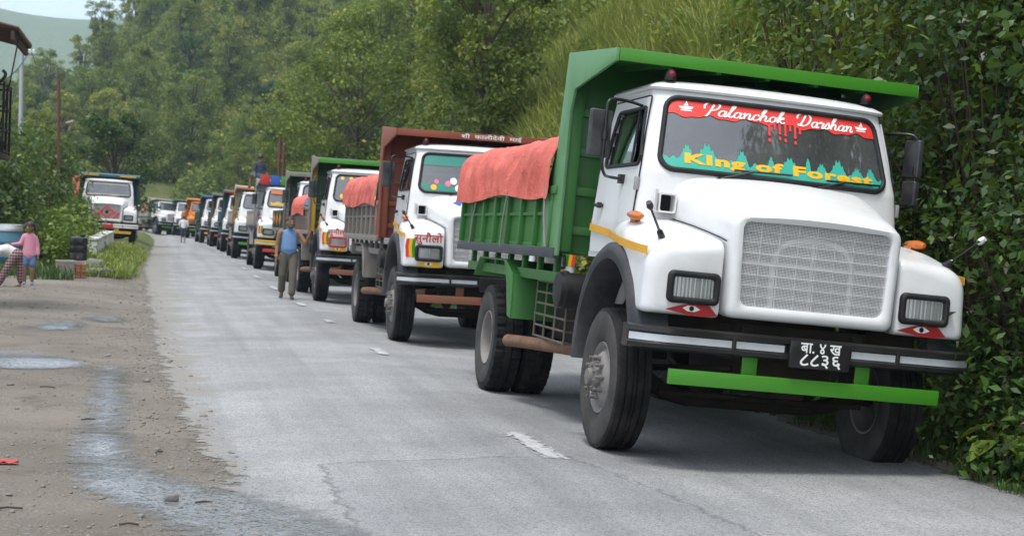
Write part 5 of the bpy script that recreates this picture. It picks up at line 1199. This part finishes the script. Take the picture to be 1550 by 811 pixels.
thing_on('stone', rocky('stone', (.30, .24, .2), 7, M_stone), -1.98, 41.8, .16, 'dark squared stone under the black canister', 'stone')
thing_on('stone', rocky('stone', (.24, .2, .22), 9, M_stone), -1.55, 41.6, .18, 'upright squared stone right of the canister stone', 'stone')
can = MB().loft([[(.22*w*math.copysign(abs(math.cos(a))**.55, math.cos(a)), .17*w*math.copysign(abs(math.sin(a))**.55, math.sin(a)), z) for a in [6.283*k/28 for k in range(28)]] for z, w in ((0,.9),(.02,1.),(.16,1.),(.18,.96),(.20,1.),(.34,1.),(.36,.96),(.38,1.),(.5,1.),(.55,.93),(.57,.7))])
e = empty('water_canister', (-1.98, 41.8, gz(-1.98, 41.8)+.35)); obj('body', can.mesh('body', M_black, smooth=40), e); obj('cap', MB().lathe([(.06,.56),(.06,.62),(0,.62)], 14, 'z', (.08, 0, 0)).mesh('cap', M_black, smooth=40), e)
obj('tap', MB().tube([(0,-.16,.08),(0,-.22,.08),(0,-.22,.04)], .015, 6).mesh('tap', M_redp), e); tag(e, 'black plastic water canister standing on squared stones', 'canister')

# ------------------------------------------------------------------ poles, wires, house corner
M_polegrey = pm('galvanised_pole', (.45, .48, .52), .5, .3, dirt=.2, ds=4); M_polerust = pm('rusty_pole', (.16, .055, .04), .8, dirt=.5, dcol=(.08, .04, .03), ds=6)
e = empty('utility_pole', (-5.1, 62.5, gz(-5.1, 62.5)), (0, -R(1.2), 0))
obj('shaft', MB().tube([(0,0,0),(0,0,7.4)], [.10, .075], 12).mesh('shaft', M_polegrey, smooth=50), e)
obj('crossarm', MB().bb(-.1, .45, -.04, .04, 7.1, 7.18).mesh('crossarm', M_steel, bevel=.01), e)
for x in (.12, .28, .42): obj('insulator', MB().lathe([(.035,7.18),(.05,7.22),(.035,7.26),(.05,7.3),(0,7.34)], 10, 'z', (x, 0, 0)).mesh('insulator', M_wsticker, smooth=50), e)
tag(e, 'pale grey steel utility pole with insulators above the hedge', 'pole')
e = empty('lamp_post', (-3.35, 57, gz(-3.35, 57)), (0, -R(2), 0))
obj('shaft', MB().tube([(0,0,0),(0,0,6.0)], .05, 10).mesh('shaft', M_polerust, smooth=50), e)
obj('lamp_arm', MB().tube([(0,0,4.3),(.28,-.1,4.42)], .02, 6).mesh('lamp_arm', M_polerust), e); obj('lamp_head', MB().box((.36,-.12,4.43), (.26,.14,.07), ry=-.3).mesh('lamp_head', M_palebody, bevel=.02), e)
tag(e, 'rusty red brown lamp post with small lamp beside the parked truck', 'lamp post')
for q, (x, y, h) in enumerate(((6.0, 86.5, 6.3), (6.35, 88.0, 6.2))):
    e = empty('utility_pole', (x, y, float(ground_z(x, y))-.1)); obj('shaft', MB().tube([(0,0,0),(0,0,h)], .08, 8).mesh('shaft', M_polerust, smooth=50), e); obj('bracket', MB().box((-.15, 0, h*.62), (.5, .1, .25)).mesh('bracket', M_polegrey, bevel=.03), e)
    tag(e, 'rusty pole at the hill foot near the man sitting on a truck', 'pole', 'rusty poles at the hill foot')
def wire(a, b, sag, r=.014):
    P = [Vector(a).lerp(Vector(b), t)+Vector((0, 0, -4*sag*t*(1-t))) for t in np.linspace(0, 1, 14)]; return MB().tube(P, r, 5).mesh('wire', M_blackm)
zp = gz(-5.1, 62.5)
tag(obj('wire', wire((-4.9, 62.5, zp+7.2), (-3.5, 57, gz(-3.35, 57)+4.6), .05, .02)), 'service wire slanting from the pale grey pole to the lamp post', 'wire')
tag(obj('wire', wire((-5.0, 62.5, zp+7.2), (-4.2, 30, 4.4), .9, .022)), 'slack black cable from the pale grey pole to the house', 'wire')
tag(obj('wire', wire((-2.25, 26.2, 4.35), (-2.6, 27.2, 2.9), .08, .012)), 'thin cable hanging below the rusty roof corner', 'wire')
M_rusts = pm('rusty_corrugated_sheet', (.085, .05, .04), .8, .2, dirt=.5, dcol=(.03, .022, .02), ds=4); M_plaster = pm('stained_plaster', (.42, .39, .34), .9, dirt=.5, ds=2)
e = empty('house', (-5.6, 22, 0))
obj('wall', MB().bb(-2.4, 2.2, 4.3, 6.4, -.2, 4.3).mesh('wall', M_plaster, bevel=.02), e)
rows = []
for i in range(101):
    y = 4.0+2.6*i/100; rows.append([(x, y, 4.42+.03*math.sin(i*.6)+(3.45-x)*.2) for x in (3.36, 2.5, 0.5, -1.2)])
rf = obj('roof', MB().grid(rows).mesh('roof', M_rusts, smooth=60, solid=.05), e)
obj('fascia', MB().bb(3.24, 3.30, 4.02, 6.58, 4.26, 4.40).mesh('fascia', M_rusts), e)
obj('window', MB().bb(2.18, 2.22, 4.8, 5.8, 1.2, 2.4).mesh('window', M_int), e)
tag(e, 'house with plastered wall and rusty corrugated roof corner jutting over the shoulder', 'house')
e = empty('steel_balcony', (-3.52, 27.2, 2.6)); cg = []
for z in (0, .35, .7, 1.05): cg.append([(0,0,z),(.98,0,z),(.98,1.2,z),(0,1.2,z)])
for c in cg: obj('rail', MB().tube(c, .018, 6).mesh('rail', M_blackm), e)
for p in ((.98,0),(.5,0),(.98,.6),(.98,1.2),(0,0)): obj('post', MB().tube([(p[0],p[1],-.1),(p[0],p[1],1.1)], .022, 6).mesh('post', M_blackm), e)
obj('deck', MB().bb(0, 1.0, -.02, 1.22, -.12, -.04).mesh('deck', M_rusts, bevel=.01), e)
obj('bent_bar', MB().tube(catmull([(.85,0,1.05),(.95,0,1.12),(1.0,0,1.22),(.95,0,1.28)], 4), .025, 6).mesh('bent_bar', M_blackm), e)
for q in range(5): obj('bundle', MB().lathe([(.02,0),(.16,.02),(.2,.15),(.12,.27),(.02,.3)], 10, 'z', (.2+.15*q, .3+.1*(q % 3), -.03+.22*(q % 2))).mesh('bundle', M_chassis, smooth=60), e)
tag(e, 'black steel balcony cage fixed to the house below the roof', 'balcony')
# cloth hung by the parked truck
cl_ = MB().grid([[(.13*u+.02*math.sin(v*5), .05*math.sin(u*3+v*4), -.95*v) for u in np.linspace(-1, 1, 9)] for v in np.linspace(0, 1, 14)]).mesh('hanging_cloth', M_tarp2, smooth=60, solid=.006)
tag(obj('hanging_cloth', cl_, None, (-3.35, 66.5, 3.2)), 'orange cloth hanging beside the red diamond truck', 'cloth')
cl2 = MB().grid([[(.25*u, .05*math.sin(u*3+v*4), -.5*v) for u in np.linspace(-1, 1, 9)] for v in np.linspace(0, 1, 8)]).mesh('hanging_cloth', M_bluep, smooth=60, solid=.006)
tag(obj('hanging_cloth', cl2, None, (-3.75, 65.5, 2.2)), 'blue cloth drying on the hedge near the red diamond truck', 'cloth')
tag(obj('cloth_line', MB().tube([(-5.6, 62.7, 3.1), (-4.6, 64.6, 2.6), (-3.75, 65.5, 2.22), (-3.4, 66.4, 3.22)], .008, 5).mesh('cloth_line', M_blackm)), 'thin line carrying the drying cloths', 'line')
ck = MB().grid([[(.0+.012*math.sin(v*9), .28*u, -.75*v) for u in np.linspace(-1, 1, 9)] for v in np.linspace(0, 1, 10)]).mesh('pink_cloth', tarpmat('pink_cloth', (.70, .16, .16)), smooth=60, solid=.006)
for T_, who in ((T7, 'deep teal'), (T8, 'nearly black green')):
    tag(obj('hanging_cloth', ck, None, (T_.location.x-1.42, T_.location.y+.1, T_.location.z+2.6)), 'pink cloth tied to the mirror of the %s headboard truck' % who, 'cloth')

# ------------------------------------------------------------------ gravel and litter on the dirt
rng = np.random.default_rng(5); sv = []; sf = []
ico = bmesh.new(); bmesh.ops.create_icosphere(ico, subdivisions=1, radius=1); iv = np.array([v.co[:] for v in ico.verts]); jf = np.array([[v.index for v in f.verts] for f in ico.faces]); ico.free()
for i in range(5200):
    d = 7+33*rng.uniform()**1.5; y = d; edge = float(np.interp(y, [2, 8.3, 12, 17.6, 30, 58], [1.0, .62, .3, .1, -.15, -.5]))
    x = edge+.25-abs(rng.normal(0, .55)) if rng.uniform() < .6 else rng.uniform(-.10*d-.3, edge)
    s = rng.lognormal(-4.95, .5); V = iv*rng.uniform(.7, 1.2, 3)*s*np.array([1.1, 1.1, .7])*(1+.2*rng.normal(size=(len(iv), 1)))
    sf.append(jf+len(iv)*i); sv.append(V+np.array([x, y, gz(x, y)+s*.25]))
M_grav = pm('loose_gravel', (.23, .21, .19), .95, var=.45, vs=9)
o = obj('gravel', mesh_np('gravel', np.concatenate(sv), np.concatenate(sf), M_grav)); tag(o, 'loose gravel scattered on the dirt shoulder and road edge', 'gravel', None, 'stuff')
M_stick = pm('dark_twig', (.06, .045, .035), .9)
for q, (x, y, L, a) in enumerate(((-.75, 9.1, .16, .2), (-.1, 8.6, .1, .1), (-.5, 13.2, .12, .5), (.05, 11.3, .1, 1.1), (-.95, 15.3, .14, -.2), (.3, 9.3, .1, .3))):
    tag(obj('twig', MB().tube([(-L/2,0,.008),(0,.012,.012),(L/2,0,.006)], .006, 5).mesh('twig', M_stick), None, (x, y, gz(x, y)+.004), (0, 0, a)), 'small dark twig lying on the dirt shoulder', 'twig', 'twigs on the shoulder')
wr = MB().grid([[(.075*u, .05*v, .012+.01*math.sin(u*5+v*3)) for u in np.linspace(-1, 1, 6)] for v in np.linspace(-1, 1, 5)])
tag(obj('wrapper', wr.mesh('wrapper', M_redp, solid=.003), None, (-.90, 10.65, gz(-.9, 10.65)+.006), (0, 0, .2)), 'red and white snack wrapper lying on the dirt', 'wrapper')
tag(obj('stone', rocky('stone', (.04, .035, .025), 12, M_stone), None, (.12, 9.35, gz(.12, 9.35)+.025)), 'dark lone stone on the wet run-off streak', 'stone')
# ------------------------------------------------------------------ people
M_skin = pm('brown_skin', (.27, .14, .085), .55, var=.12, vs=8); M_hair = pm('black_hair', (.012, .010, .010), .45)
M_tank = pm('blue_tank_top', (.13, .24, .44), .85, var=.15, vs=9, bump=.3, bs=14); M_trous = pm('olive_trousers', (.11, .098, .075), .9, var=.2, vs=7, bump=.4, bs=10)
M_sandal = pm('dark_sandal', (.05, .04, .04), .7); M_pinkt = pm('pink_cotton', (.62, .26, .36), .85, var=.18, vs=12, bump=.3, bs=14)
M_shorts = pm('blue_denim', (.12, .20, .38), .85, var=.2, vs=10); M_shirtw = pm('white_cotton', (.70, .70, .70), .85, var=.08, bump=.3, bs=12); M_navy = pm('navy_cotton', (.03, .04, .07), .85)
def plaid():
    t = NT('plaid_trousers'); sx = t.n('SeparateXYZ'); t.l(t.tc.outputs['Object'], sx.inputs[0])
    f = lambda o, k: t.ramp(t.math('FRACT', t.math('MULTIPLY', o, k)), [(.0, 1.), (.22, 1.), (.26, 0.), (1., 0.)])
    c = t.mix(t.math('MULTIPLY', f(sx.outputs[2], 17), .8), (.10, .025, .04), (.45, .38, .38)); c = t.mix(t.math('MULTIPLY', f(sx.outputs[0], 19), .7), c, (.40, .33, .34))
    t.set(Base_Color=c, Roughness=.9); return t.m
M_plaid = plaid()
def person(nm, label, caps, mats, loc, rz=0, voxel=.011, extra=(), s=1.0, group=None):
    """caps: (points, radii, material index, (flatten vector, factor) or None); fused into one skin by a voxel remesh"""
    m = MB(); segs = []
    for pts, rad, mi, fl in caps:
        P = [Vector(p) for p in pts]; d0 = (P[0]-P[1]).normalized(); d1 = (P[-1]-P[-2]).normalized()
        PP = [P[0]+d0*rad[0]*.75, P[0]+d0*rad[0]*.45]+P+[P[-1]+d1*rad[-1]*.45, P[-1]+d1*rad[-1]*.75]; rr = [rad[0]*.5, rad[0]*.85]+list(rad)+[rad[-1]*.85, rad[-1]*.5]
        b = len(m.v); m.tube(PP, rr, 14)
        if fl:
            ax, k = Vector(fl[0]).normalized(), fl[1]
            for i in range(b, len(m.v)):
                q = (i-b)//14; c = PP[min(q, len(PP)-1)]; v = Vector(m.v[i])-c; m.v[i] = tuple(c+v+ax*(v.dot(ax)*(k-1)))
        for i in range(len(P)-1): segs.append((np.array(P[i]), np.array(P[i+1]), rad[i], rad[i+1], mi))
    me0 = m.mesh(nm, mats[0], smooth=0); o0 = bpy.data.objects.new('tmp', me0); COL.objects.link(o0)
    md = o0.modifiers.new('r', 'REMESH'); md.mode = 'VOXEL'; md.voxel_size = voxel; sm = o0.modifiers.new('s', 'SMOOTH'); sm.iterations = 3; sm.factor = .5
    me = bpy.data.meshes.new_from_object(o0.evaluated_get(bpy.context.evaluated_depsgraph_get())); bpy.data.objects.remove(o0)
    me.name = nm; me.materials.clear()
    for x in mats: me.materials.append(x)
    n = len(me.polygons); C = np.zeros(n*3, np.float32); me.polygons.foreach_get('center', C); C = C.reshape(-1, 3); best = np.full(n, 1e9); idx = np.zeros(n, np.int32)
    for a, b, ra, rb, mi in segs:
        ab = b-a; t = np.clip(((C-a)@ab)/max(1e-9, ab@ab), 0, 1); d = np.linalg.norm(C-(a+t[:, None]*ab), axis=1)/(ra+(rb-ra)*t); k = d < best; best[k] = d[k]; idx[k] = mi
    me.polygons.foreach_set('material_index', idx); me.polygons.foreach_set('use_smooth', np.ones(n, bool)); me.update()
    root = obj(nm, me, None, loc, (0, 0, rz), s)
    for en, mb, mt in extra: obj(en, mb.mesh(en, mt, smooth=60), root)
    tag(root, label, 'person', group); return root
def head(c, f, r=.098, mi=0, beard=None):
    """skull, jaw, nose, ears; f = facing direction"""
    c, f = Vector(c), Vector(f).normalized(); sd = f.cross(Vector((0, 0, 1))).normalized(); u = sd.cross(f); k = r/.098; b = mi if beard is None else beard
    return [([c+u*.035*k-f*.01*k, c+u*.01*k], [.088*k, .086*k], mi, None), ([c+f*.015*k-u*.02*k, c+f*.035*k-u*.085*k], [.074*k, .048*k], b, None),
            ([c+f*.085*k-u*.0*k, c+f*.104*k-u*.032*k], [.012*k, .016*k], mi, None), ([c+sd*.085*k-u*.01*k, c+sd*.088*k-u*.045*k], [.016*k, .012*k], mi, None), ([c-sd*.085*k-u*.01*k, c-sd*.088*k-u*.045*k], [.016*k, .012*k], mi, None)]
def face_bits(c, f, r=.098):
    c, f = Vector(c), Vector(f).normalized(); sd = f.cross(Vector((0, 0, 1))).normalized(); u = sd.cross(f); k = r/.098; m = MB()
    for s in (-1, 1): m.tube([c+f*.083*k+sd*s*.045*k+u*.002, c+f*.088*k+sd*s*.025*k], .007*k, 6); m.tube([c+f*.083*k+sd*s*.055*k+u*.028*k, c+f*.09*k+sd*s*.018*k+u*.028*k], .006*k, 5)
    return m
def hair_cap(c, f, r=.098, low=.1, back=.02):
    c, f = Vector(c), Vector(f).normalized(); sd = f.cross(Vector((0, 0, 1))).normalized(); u = sd.cross(f); k = r/.098; m = MB(); rows = []
    for i in range(9):
        row = []
        for j in range(25):
            a = 6.283*j/24; front = math.cos(a); ph = (i/8)*(1.25+low*6*(1-front)/2)
            rad = .104*k*(1+.03*math.sin(a*7+i)); row.append(c+u*(.022*k+rad*math.cos(ph))+(f*front+sd*math.sin(a))*rad*math.sin(ph)*.97-f*back*k)
        rows.append(row)
    m.grid(rows); return m
def hand(w, d, palm_n, k=1.0, mi=0, curl=.5):
    w, d, n = Vector(w), Vector(d).normalized(), Vector(palm_n).normalized(); s = d.cross(n).normalized(); out = [([w, w+d*.08*k], [.026*k, .034*k], mi, (n, .55))]
    for i, L in enumerate((.065, .078, .072, .055)):
        b = w+d*.09*k+s*(-.03+.02*i)*k; m1 = b+d*L*.5*k+n*curl*.012*k; out.append(([b-d*.02*k, b, m1, b+d*L*(1-.3*curl)*k+n*curl*.045*k], [.011*k, .010*k, .009*k, .0075*k], mi, None))
    out.append(([w+d*.03*k-s*.02*k, w+d*.06*k-s*.05*k+n*.01, w+d*.085*k-s*.055*k+n*.02], [.013*k, .011*k, .009*k], mi, None)); return out
FW = Vector((0, -1, 0))
# man in the blue vest, walking towards the camera
mf = Vector((.35, -1, -.05))
man = head((.01,-.03,1.585), mf, beard=0)+[
 ([(0,.0,1.40),(0,-.01,1.52)], [.062,.055], 0, None),
 ([(0,.02,.93),(0,-.02,1.05),(0,-.01,1.18),(0,.01,1.33)], [.165,.165,.16,.15], 1, ((0,1,0), .74)), ([(-.11,.01,1.37),(.11,.01,1.37)], [.06,.06], 1, None),
 ([(-.165,.01,1.385),(-.2,.01,1.35),(-.245,.03,1.10)], [.06,.056,.044], 0, None), ([(-.245,.03,1.10),(-.255,-.04,.86)], [.043,.030], 0, None),
 ([(.165,.01,1.385),(.2,.01,1.35),(.34,-.02,1.14)], [.06,.056,.044], 0, None), ([(.34,-.02,1.14),(.40,-.16,1.32)], [.043,.031], 0, None),
 ([(-.02,.02,.92),(.02,.02,.92)], [.17,.17], 2, ((0,1,0), .72)),
 ([(-.09,.02,.90),(-.115,.02,.5),(-.12,.16,.18)], [.105,.082,.075], 2, None), ([(.09,.02,.90),(.10,-.10,.5),(.09,-.16,.13)], [.105,.082,.075], 2, None),
 ([(-.12,.16,.17),(-.12,.17,.08)], [.042,.04], 0, None), ([(.09,-.16,.13),(.09,-.16,.06)], [.042,.04], 0, None),
 ([(-.12,.21,.06),(-.13,.02,.035)], [.042,.045], 3, ((0,0,1), .6)), ([(.09,-.12,.035),(.10,-.33,.03)], [.042,.045], 3, ((0,0,1), .6))]+hand((-.257,-.045,.85), (0,-.15,-1), (1,0,0))+hand((.405,-.17,1.33), (.15,-.35,1), (-.5,-.6,0))
mx, my = 2.62, 33.8
person('person', 'bearded man in blue vest and olive trousers walking along the lane dashes', man, [M_skin, M_tank, M_trous, M_sandal], (mx, my, float(ground_z(mx, my))+.006), R(-4), .0095,
       (('hair', hair_cap((.01,-.03,1.585), mf, .098, .10), M_hair), ('beard', MB().tube(catmull([Vector((.01,-.03,1.585))+Vector(p) for p in ((-.055,-.03,-.05),(-.01,-.085,-.095),(.05,-.085,-.095),(.085,-.02,-.05))], 4), .022, 8), M_hair), ('face_features', face_bits((.01,-.03,1.585), mf), M_hair),
        ('bracelet', MB().tube([(-.255+.036*math.cos(a), -.035+.036*math.sin(a), .885) for a in [6.283*k/14 for k in range(14)]], .006, 5, closed=True), M_gold)))
# girl in pink
gf = Vector((-.5, -1, -.12)); gc = (0,-.02,1.16)
girl = head(gc, gf, .092)+[([(0,0,1.0),(0,-.005,1.1)], [.04,.04], 0, None),
 ([(0,.0,.60),(0,0,.75),(0,0,.88),(0,.0,.96)], [.145,.13,.115,.105], 1, ((0,1,0), .72)), ([(-.08,0,.985),(.08,0,.985)], [.05,.05], 1, None),
 ([(.10,0,.98),(.155,.01,.80)], [.05,.046], 1, None), ([(.155,.01,.80),(.175,-.02,.62)], [.043,.037], 1, None), ([(.175,-.02,.62),(.18,-.03,.58)], [.022,.02], 0, None),
 ([(-.10,0,.98),(-.17,-.03,.82)], [.05,.046], 1, None), ([(-.17,-.03,.82),(-.32,-.10,.80)], [.043,.036], 1, None), ([(-.32,-.10,.80),(-.36,-.12,.81)], [.022,.02], 0, None),
 ([(-.03,0,.56),(.03,0,.56)], [.125,.125], 2, ((0,1,0), .75)), ([(-.065,0,.55),(-.075,-.01,.42)], [.08,.078], 2, None), ([(.065,0,.55),(.075,-.01,.42)], [.08,.078], 2, None),
 ([(-.07,0,.45),(-.07,-.02,.29),(-.07,.02,.06)], [.06,.046,.03], 0, None), ([(.07,0,.45),(.075,-.02,.29),(.075,.02,.06)], [.06,.046,.03], 0, None),
 ([(-.07,.05,.03),(-.075,-.10,.025)], [.032,.035], 3, ((0,0,1), .6)), ([(.075,.05,.03),(.08,-.10,.025)], [.032,.035], 3, ((0,0,1), .6))]+hand((.18,-.03,.58), (.05,-.1,-1), (-1,0,0), .75)+hand((-.36,-.12,.81), (-1,-.2,.1), (0,0,-1), .75)
pt = MB().tube(catmull([Vector(gc)+Vector(p) for p in ((.06,.07,.06),(.11,.05,-.02),(.12,.02,-.12),(.11,.0,-.22))], 4), [.03]*4+[.035]*4+[.028]*4+[.008], 8)
gxx, gyy = -2.66, 35.2
person('person', 'girl in pink top and blue shorts standing beside the bending child', girl, [M_skin, M_pinkt, M_shorts, M_shorts], (gxx, gyy, gz(gxx, gyy)+.008), 0, .011,
       (('hair', hair_cap(gc, gf, .096, .14, .012), M_hair), ('ponytail', pt, M_hair), ('face_features', face_bits(gc, gf, .092), M_hair)), 1.04)
# child bending over
hc = (-.46,-.12,.60)
kid = head(hc, (-.7,-.3,-.7), .09)+[([(-.30,-.06,.70),(-.40,-.1,.64)], [.045,.042], 0, None), ([(-.02,.0,.66),(-.16,-.03,.74),(-.30,-.06,.72)], [.125,.12,.105], 1, None),
 ([(-.28,-.15,.72),(-.38,-.2,.56)], [.05,.044], 1, None), ([(-.38,-.2,.56),(-.50,-.22,.42)], [.032,.024], 0, None), ([(-.28,.06,.70),(-.40,.04,.55)], [.05,.044], 1, None), ([(-.40,.04,.55),(-.52,-.02,.42)], [.032,.024], 0, None),
 ([(.03,-.03,.64),(.03,.03,.64)], [.135,.135], 2, None), ([(.0,-.07,.62),(-.14,-.10,.36),(-.26,-.08,.10)], [.095,.075,.068], 2, None), ([(.06,.06,.62),(.11,.03,.36),(.12,.05,.13)], [.095,.075,.066], 2, None),
 ([(-.26,-.08,.1),(-.27,-.08,.05)], [.032,.03], 0, None), ([(.12,.05,.13),(.12,.05,.05)], [.032,.03], 0, None), ([(-.26,-.05,.028),(-.36,-.12,.025)], [.03,.032], 0, ((0,0,1), .65)), ([(.12,.06,.028),(.06,-.06,.025)], [.03,.032], 0, ((0,0,1), .65))]+hand((-.50,-.22,.42), (-.6,0,-.7), (0,1,0), .7)+hand((-.52,-.02,.42), (-.6,0,-.7), (0,-1,0), .7)
kx, ky = -2.86, 34.2
person('person', 'child in white shirt and plaid trousers bending down beside the drum', kid, [M_skin, M_shirtw, M_plaid], (kx, ky, gz(kx, ky)+.008), 0, .011, (('hair', hair_cap(hc, (-.7,-.3,-.7), .094, .12, .01), M_hair),), 1.0)
# man sitting on the truck with the coloured panels
sf_ = Vector((.6, .7, .0)); sc_ = (0,0,.68)
sit = head(sc_, sf_)+[([(0,0,.5),(0,0,.6)], [.055,.05], 0, None), ([(0,0,.08),(0,0,.25),(0,0,.42)], [.16,.155,.15], 1, ((0,1,0), .75)), ([(-.12,0,.46),(.12,0,.46)], [.06,.06], 1, None),
 ([(-.18,0,.45),(-.24,-.02,.25)], [.058,.052], 1, None), ([(-.24,-.02,.25),(-.24,-.06,.03)], [.04,.03], 0, None), ([(.18,0,.45),(.24,-.02,.25)], [.058,.052], 1, None), ([(.24,-.02,.25),(.24,-.06,.03)], [.04,.03], 0, None),
 ([(-.04,.0,.07),(.04,.0,.07)], [.15,.15], 2, None), ([(-.1,.05,.08),(-.12,.42,.09)], [.09,.07], 2, None), ([(.1,.05,.08),(.12,.42,.09)], [.09,.07], 2, None), ([(-.12,.42,.09),(-.12,.46,-.3)], [.055,.04], 0, None), ([(.12,.42,.09),(.12,.46,-.3)], [.055,.04], 0, None),
 ([(-.12,.46,-.32),(-.12,.56,-.34)], [.038,.036], 3, None), ([(.12,.46,-.32),(.12,.56,-.34)], [.038,.036], 3, None)]
person('person', 'man in dark shirt sitting on top of the truck with coloured panels', sit, [M_skin, M_navy, M_tealp, M_sandal], (T5.location.x-1.0, T5.location.y+1.62, T5.location.z+3.15), R(25), .014, (('hair', hair_cap(sc_, sf_, .1, .12), M_hair),))
# far walker seen from behind
wf = Vector((0, 1, 0)); wc = (0,0,1.58)
walk = head(wc, wf)+[([(0,0,1.4),(0,0,1.52)], [.06,.055], 0, None), ([(0,0,.92),(0,0,1.1),(0,0,1.33)], [.165,.165,.16], 1, ((0,1,0), .72)), ([(-.13,0,1.37),(.13,0,1.37)], [.065,.065], 1, None),
 ([(-.19,0,1.36),(-.27,0,1.12)], [.062,.056], 1, None), ([(-.27,0,1.12),(-.22,-.06,.92)], [.042,.032], 0, None), ([(.19,0,1.36),(.27,0,1.12)], [.062,.056], 1, None), ([(.27,0,1.12),(.22,-.06,.92)], [.042,.032], 0, None),
 ([(-.02,0,.9),(.02,0,.9)], [.165,.165], 2, ((0,1,0), .75)), ([(-.09,0,.88),(-.1,0,.5)], [.105,.09], 2, None), ([(.09,0,.88),(.1,.0,.5)], [.105,.09], 2, None), ([(-.1,0,.52),(-.1,.04,.07)], [.06,.04], 0, None), ([(.1,0,.52),(.1,-.06,.07)], [.06,.04], 0, None),
 ([(-.1,.0,.035),(-.1,.16,.03)], [.04,.04], 3, None), ([(.1,-.1,.035),(.1,.06,.03)], [.04,.04], 3, None)]
wx, wy = 1.42, 104.5
person('person', 'walker in white shirt and dark shorts seen from behind on the empty lane', walk, [M_skin, M_shirtw, M_navy, M_sandal], (wx, wy, float(ground_z(wx, wy))+.006), 0, .016, (('hair', hair_cap(wc, wf, .1, .12), M_hair),))

# ------------------------------------------------------------------ haze
hz = bpy.data.materials.new('pale_haze'); hz.use_nodes = True; ht = hz.node_tree; ht.nodes.clear(); ho = ht.nodes.new('ShaderNodeOutputMaterial'); hv = ht.nodes.new('ShaderNodeVolumePrincipled')
hv.inputs['Density'].default_value = .0003; hv.inputs['Color'].default_value = (.58, .78, 1, 1); hv.inputs['Anisotropy'].default_value = .2; ht.links.new(hv.outputs[0], ho.inputs['Volume'])
HZ = obj('haze', MB().bb(-3300, 3300, -90, 3700, -60, 420).mesh('haze', hz, smooth=0)); tag(HZ, 'pale haze hanging over the valley and hills', 'haze', None, 'stuff')
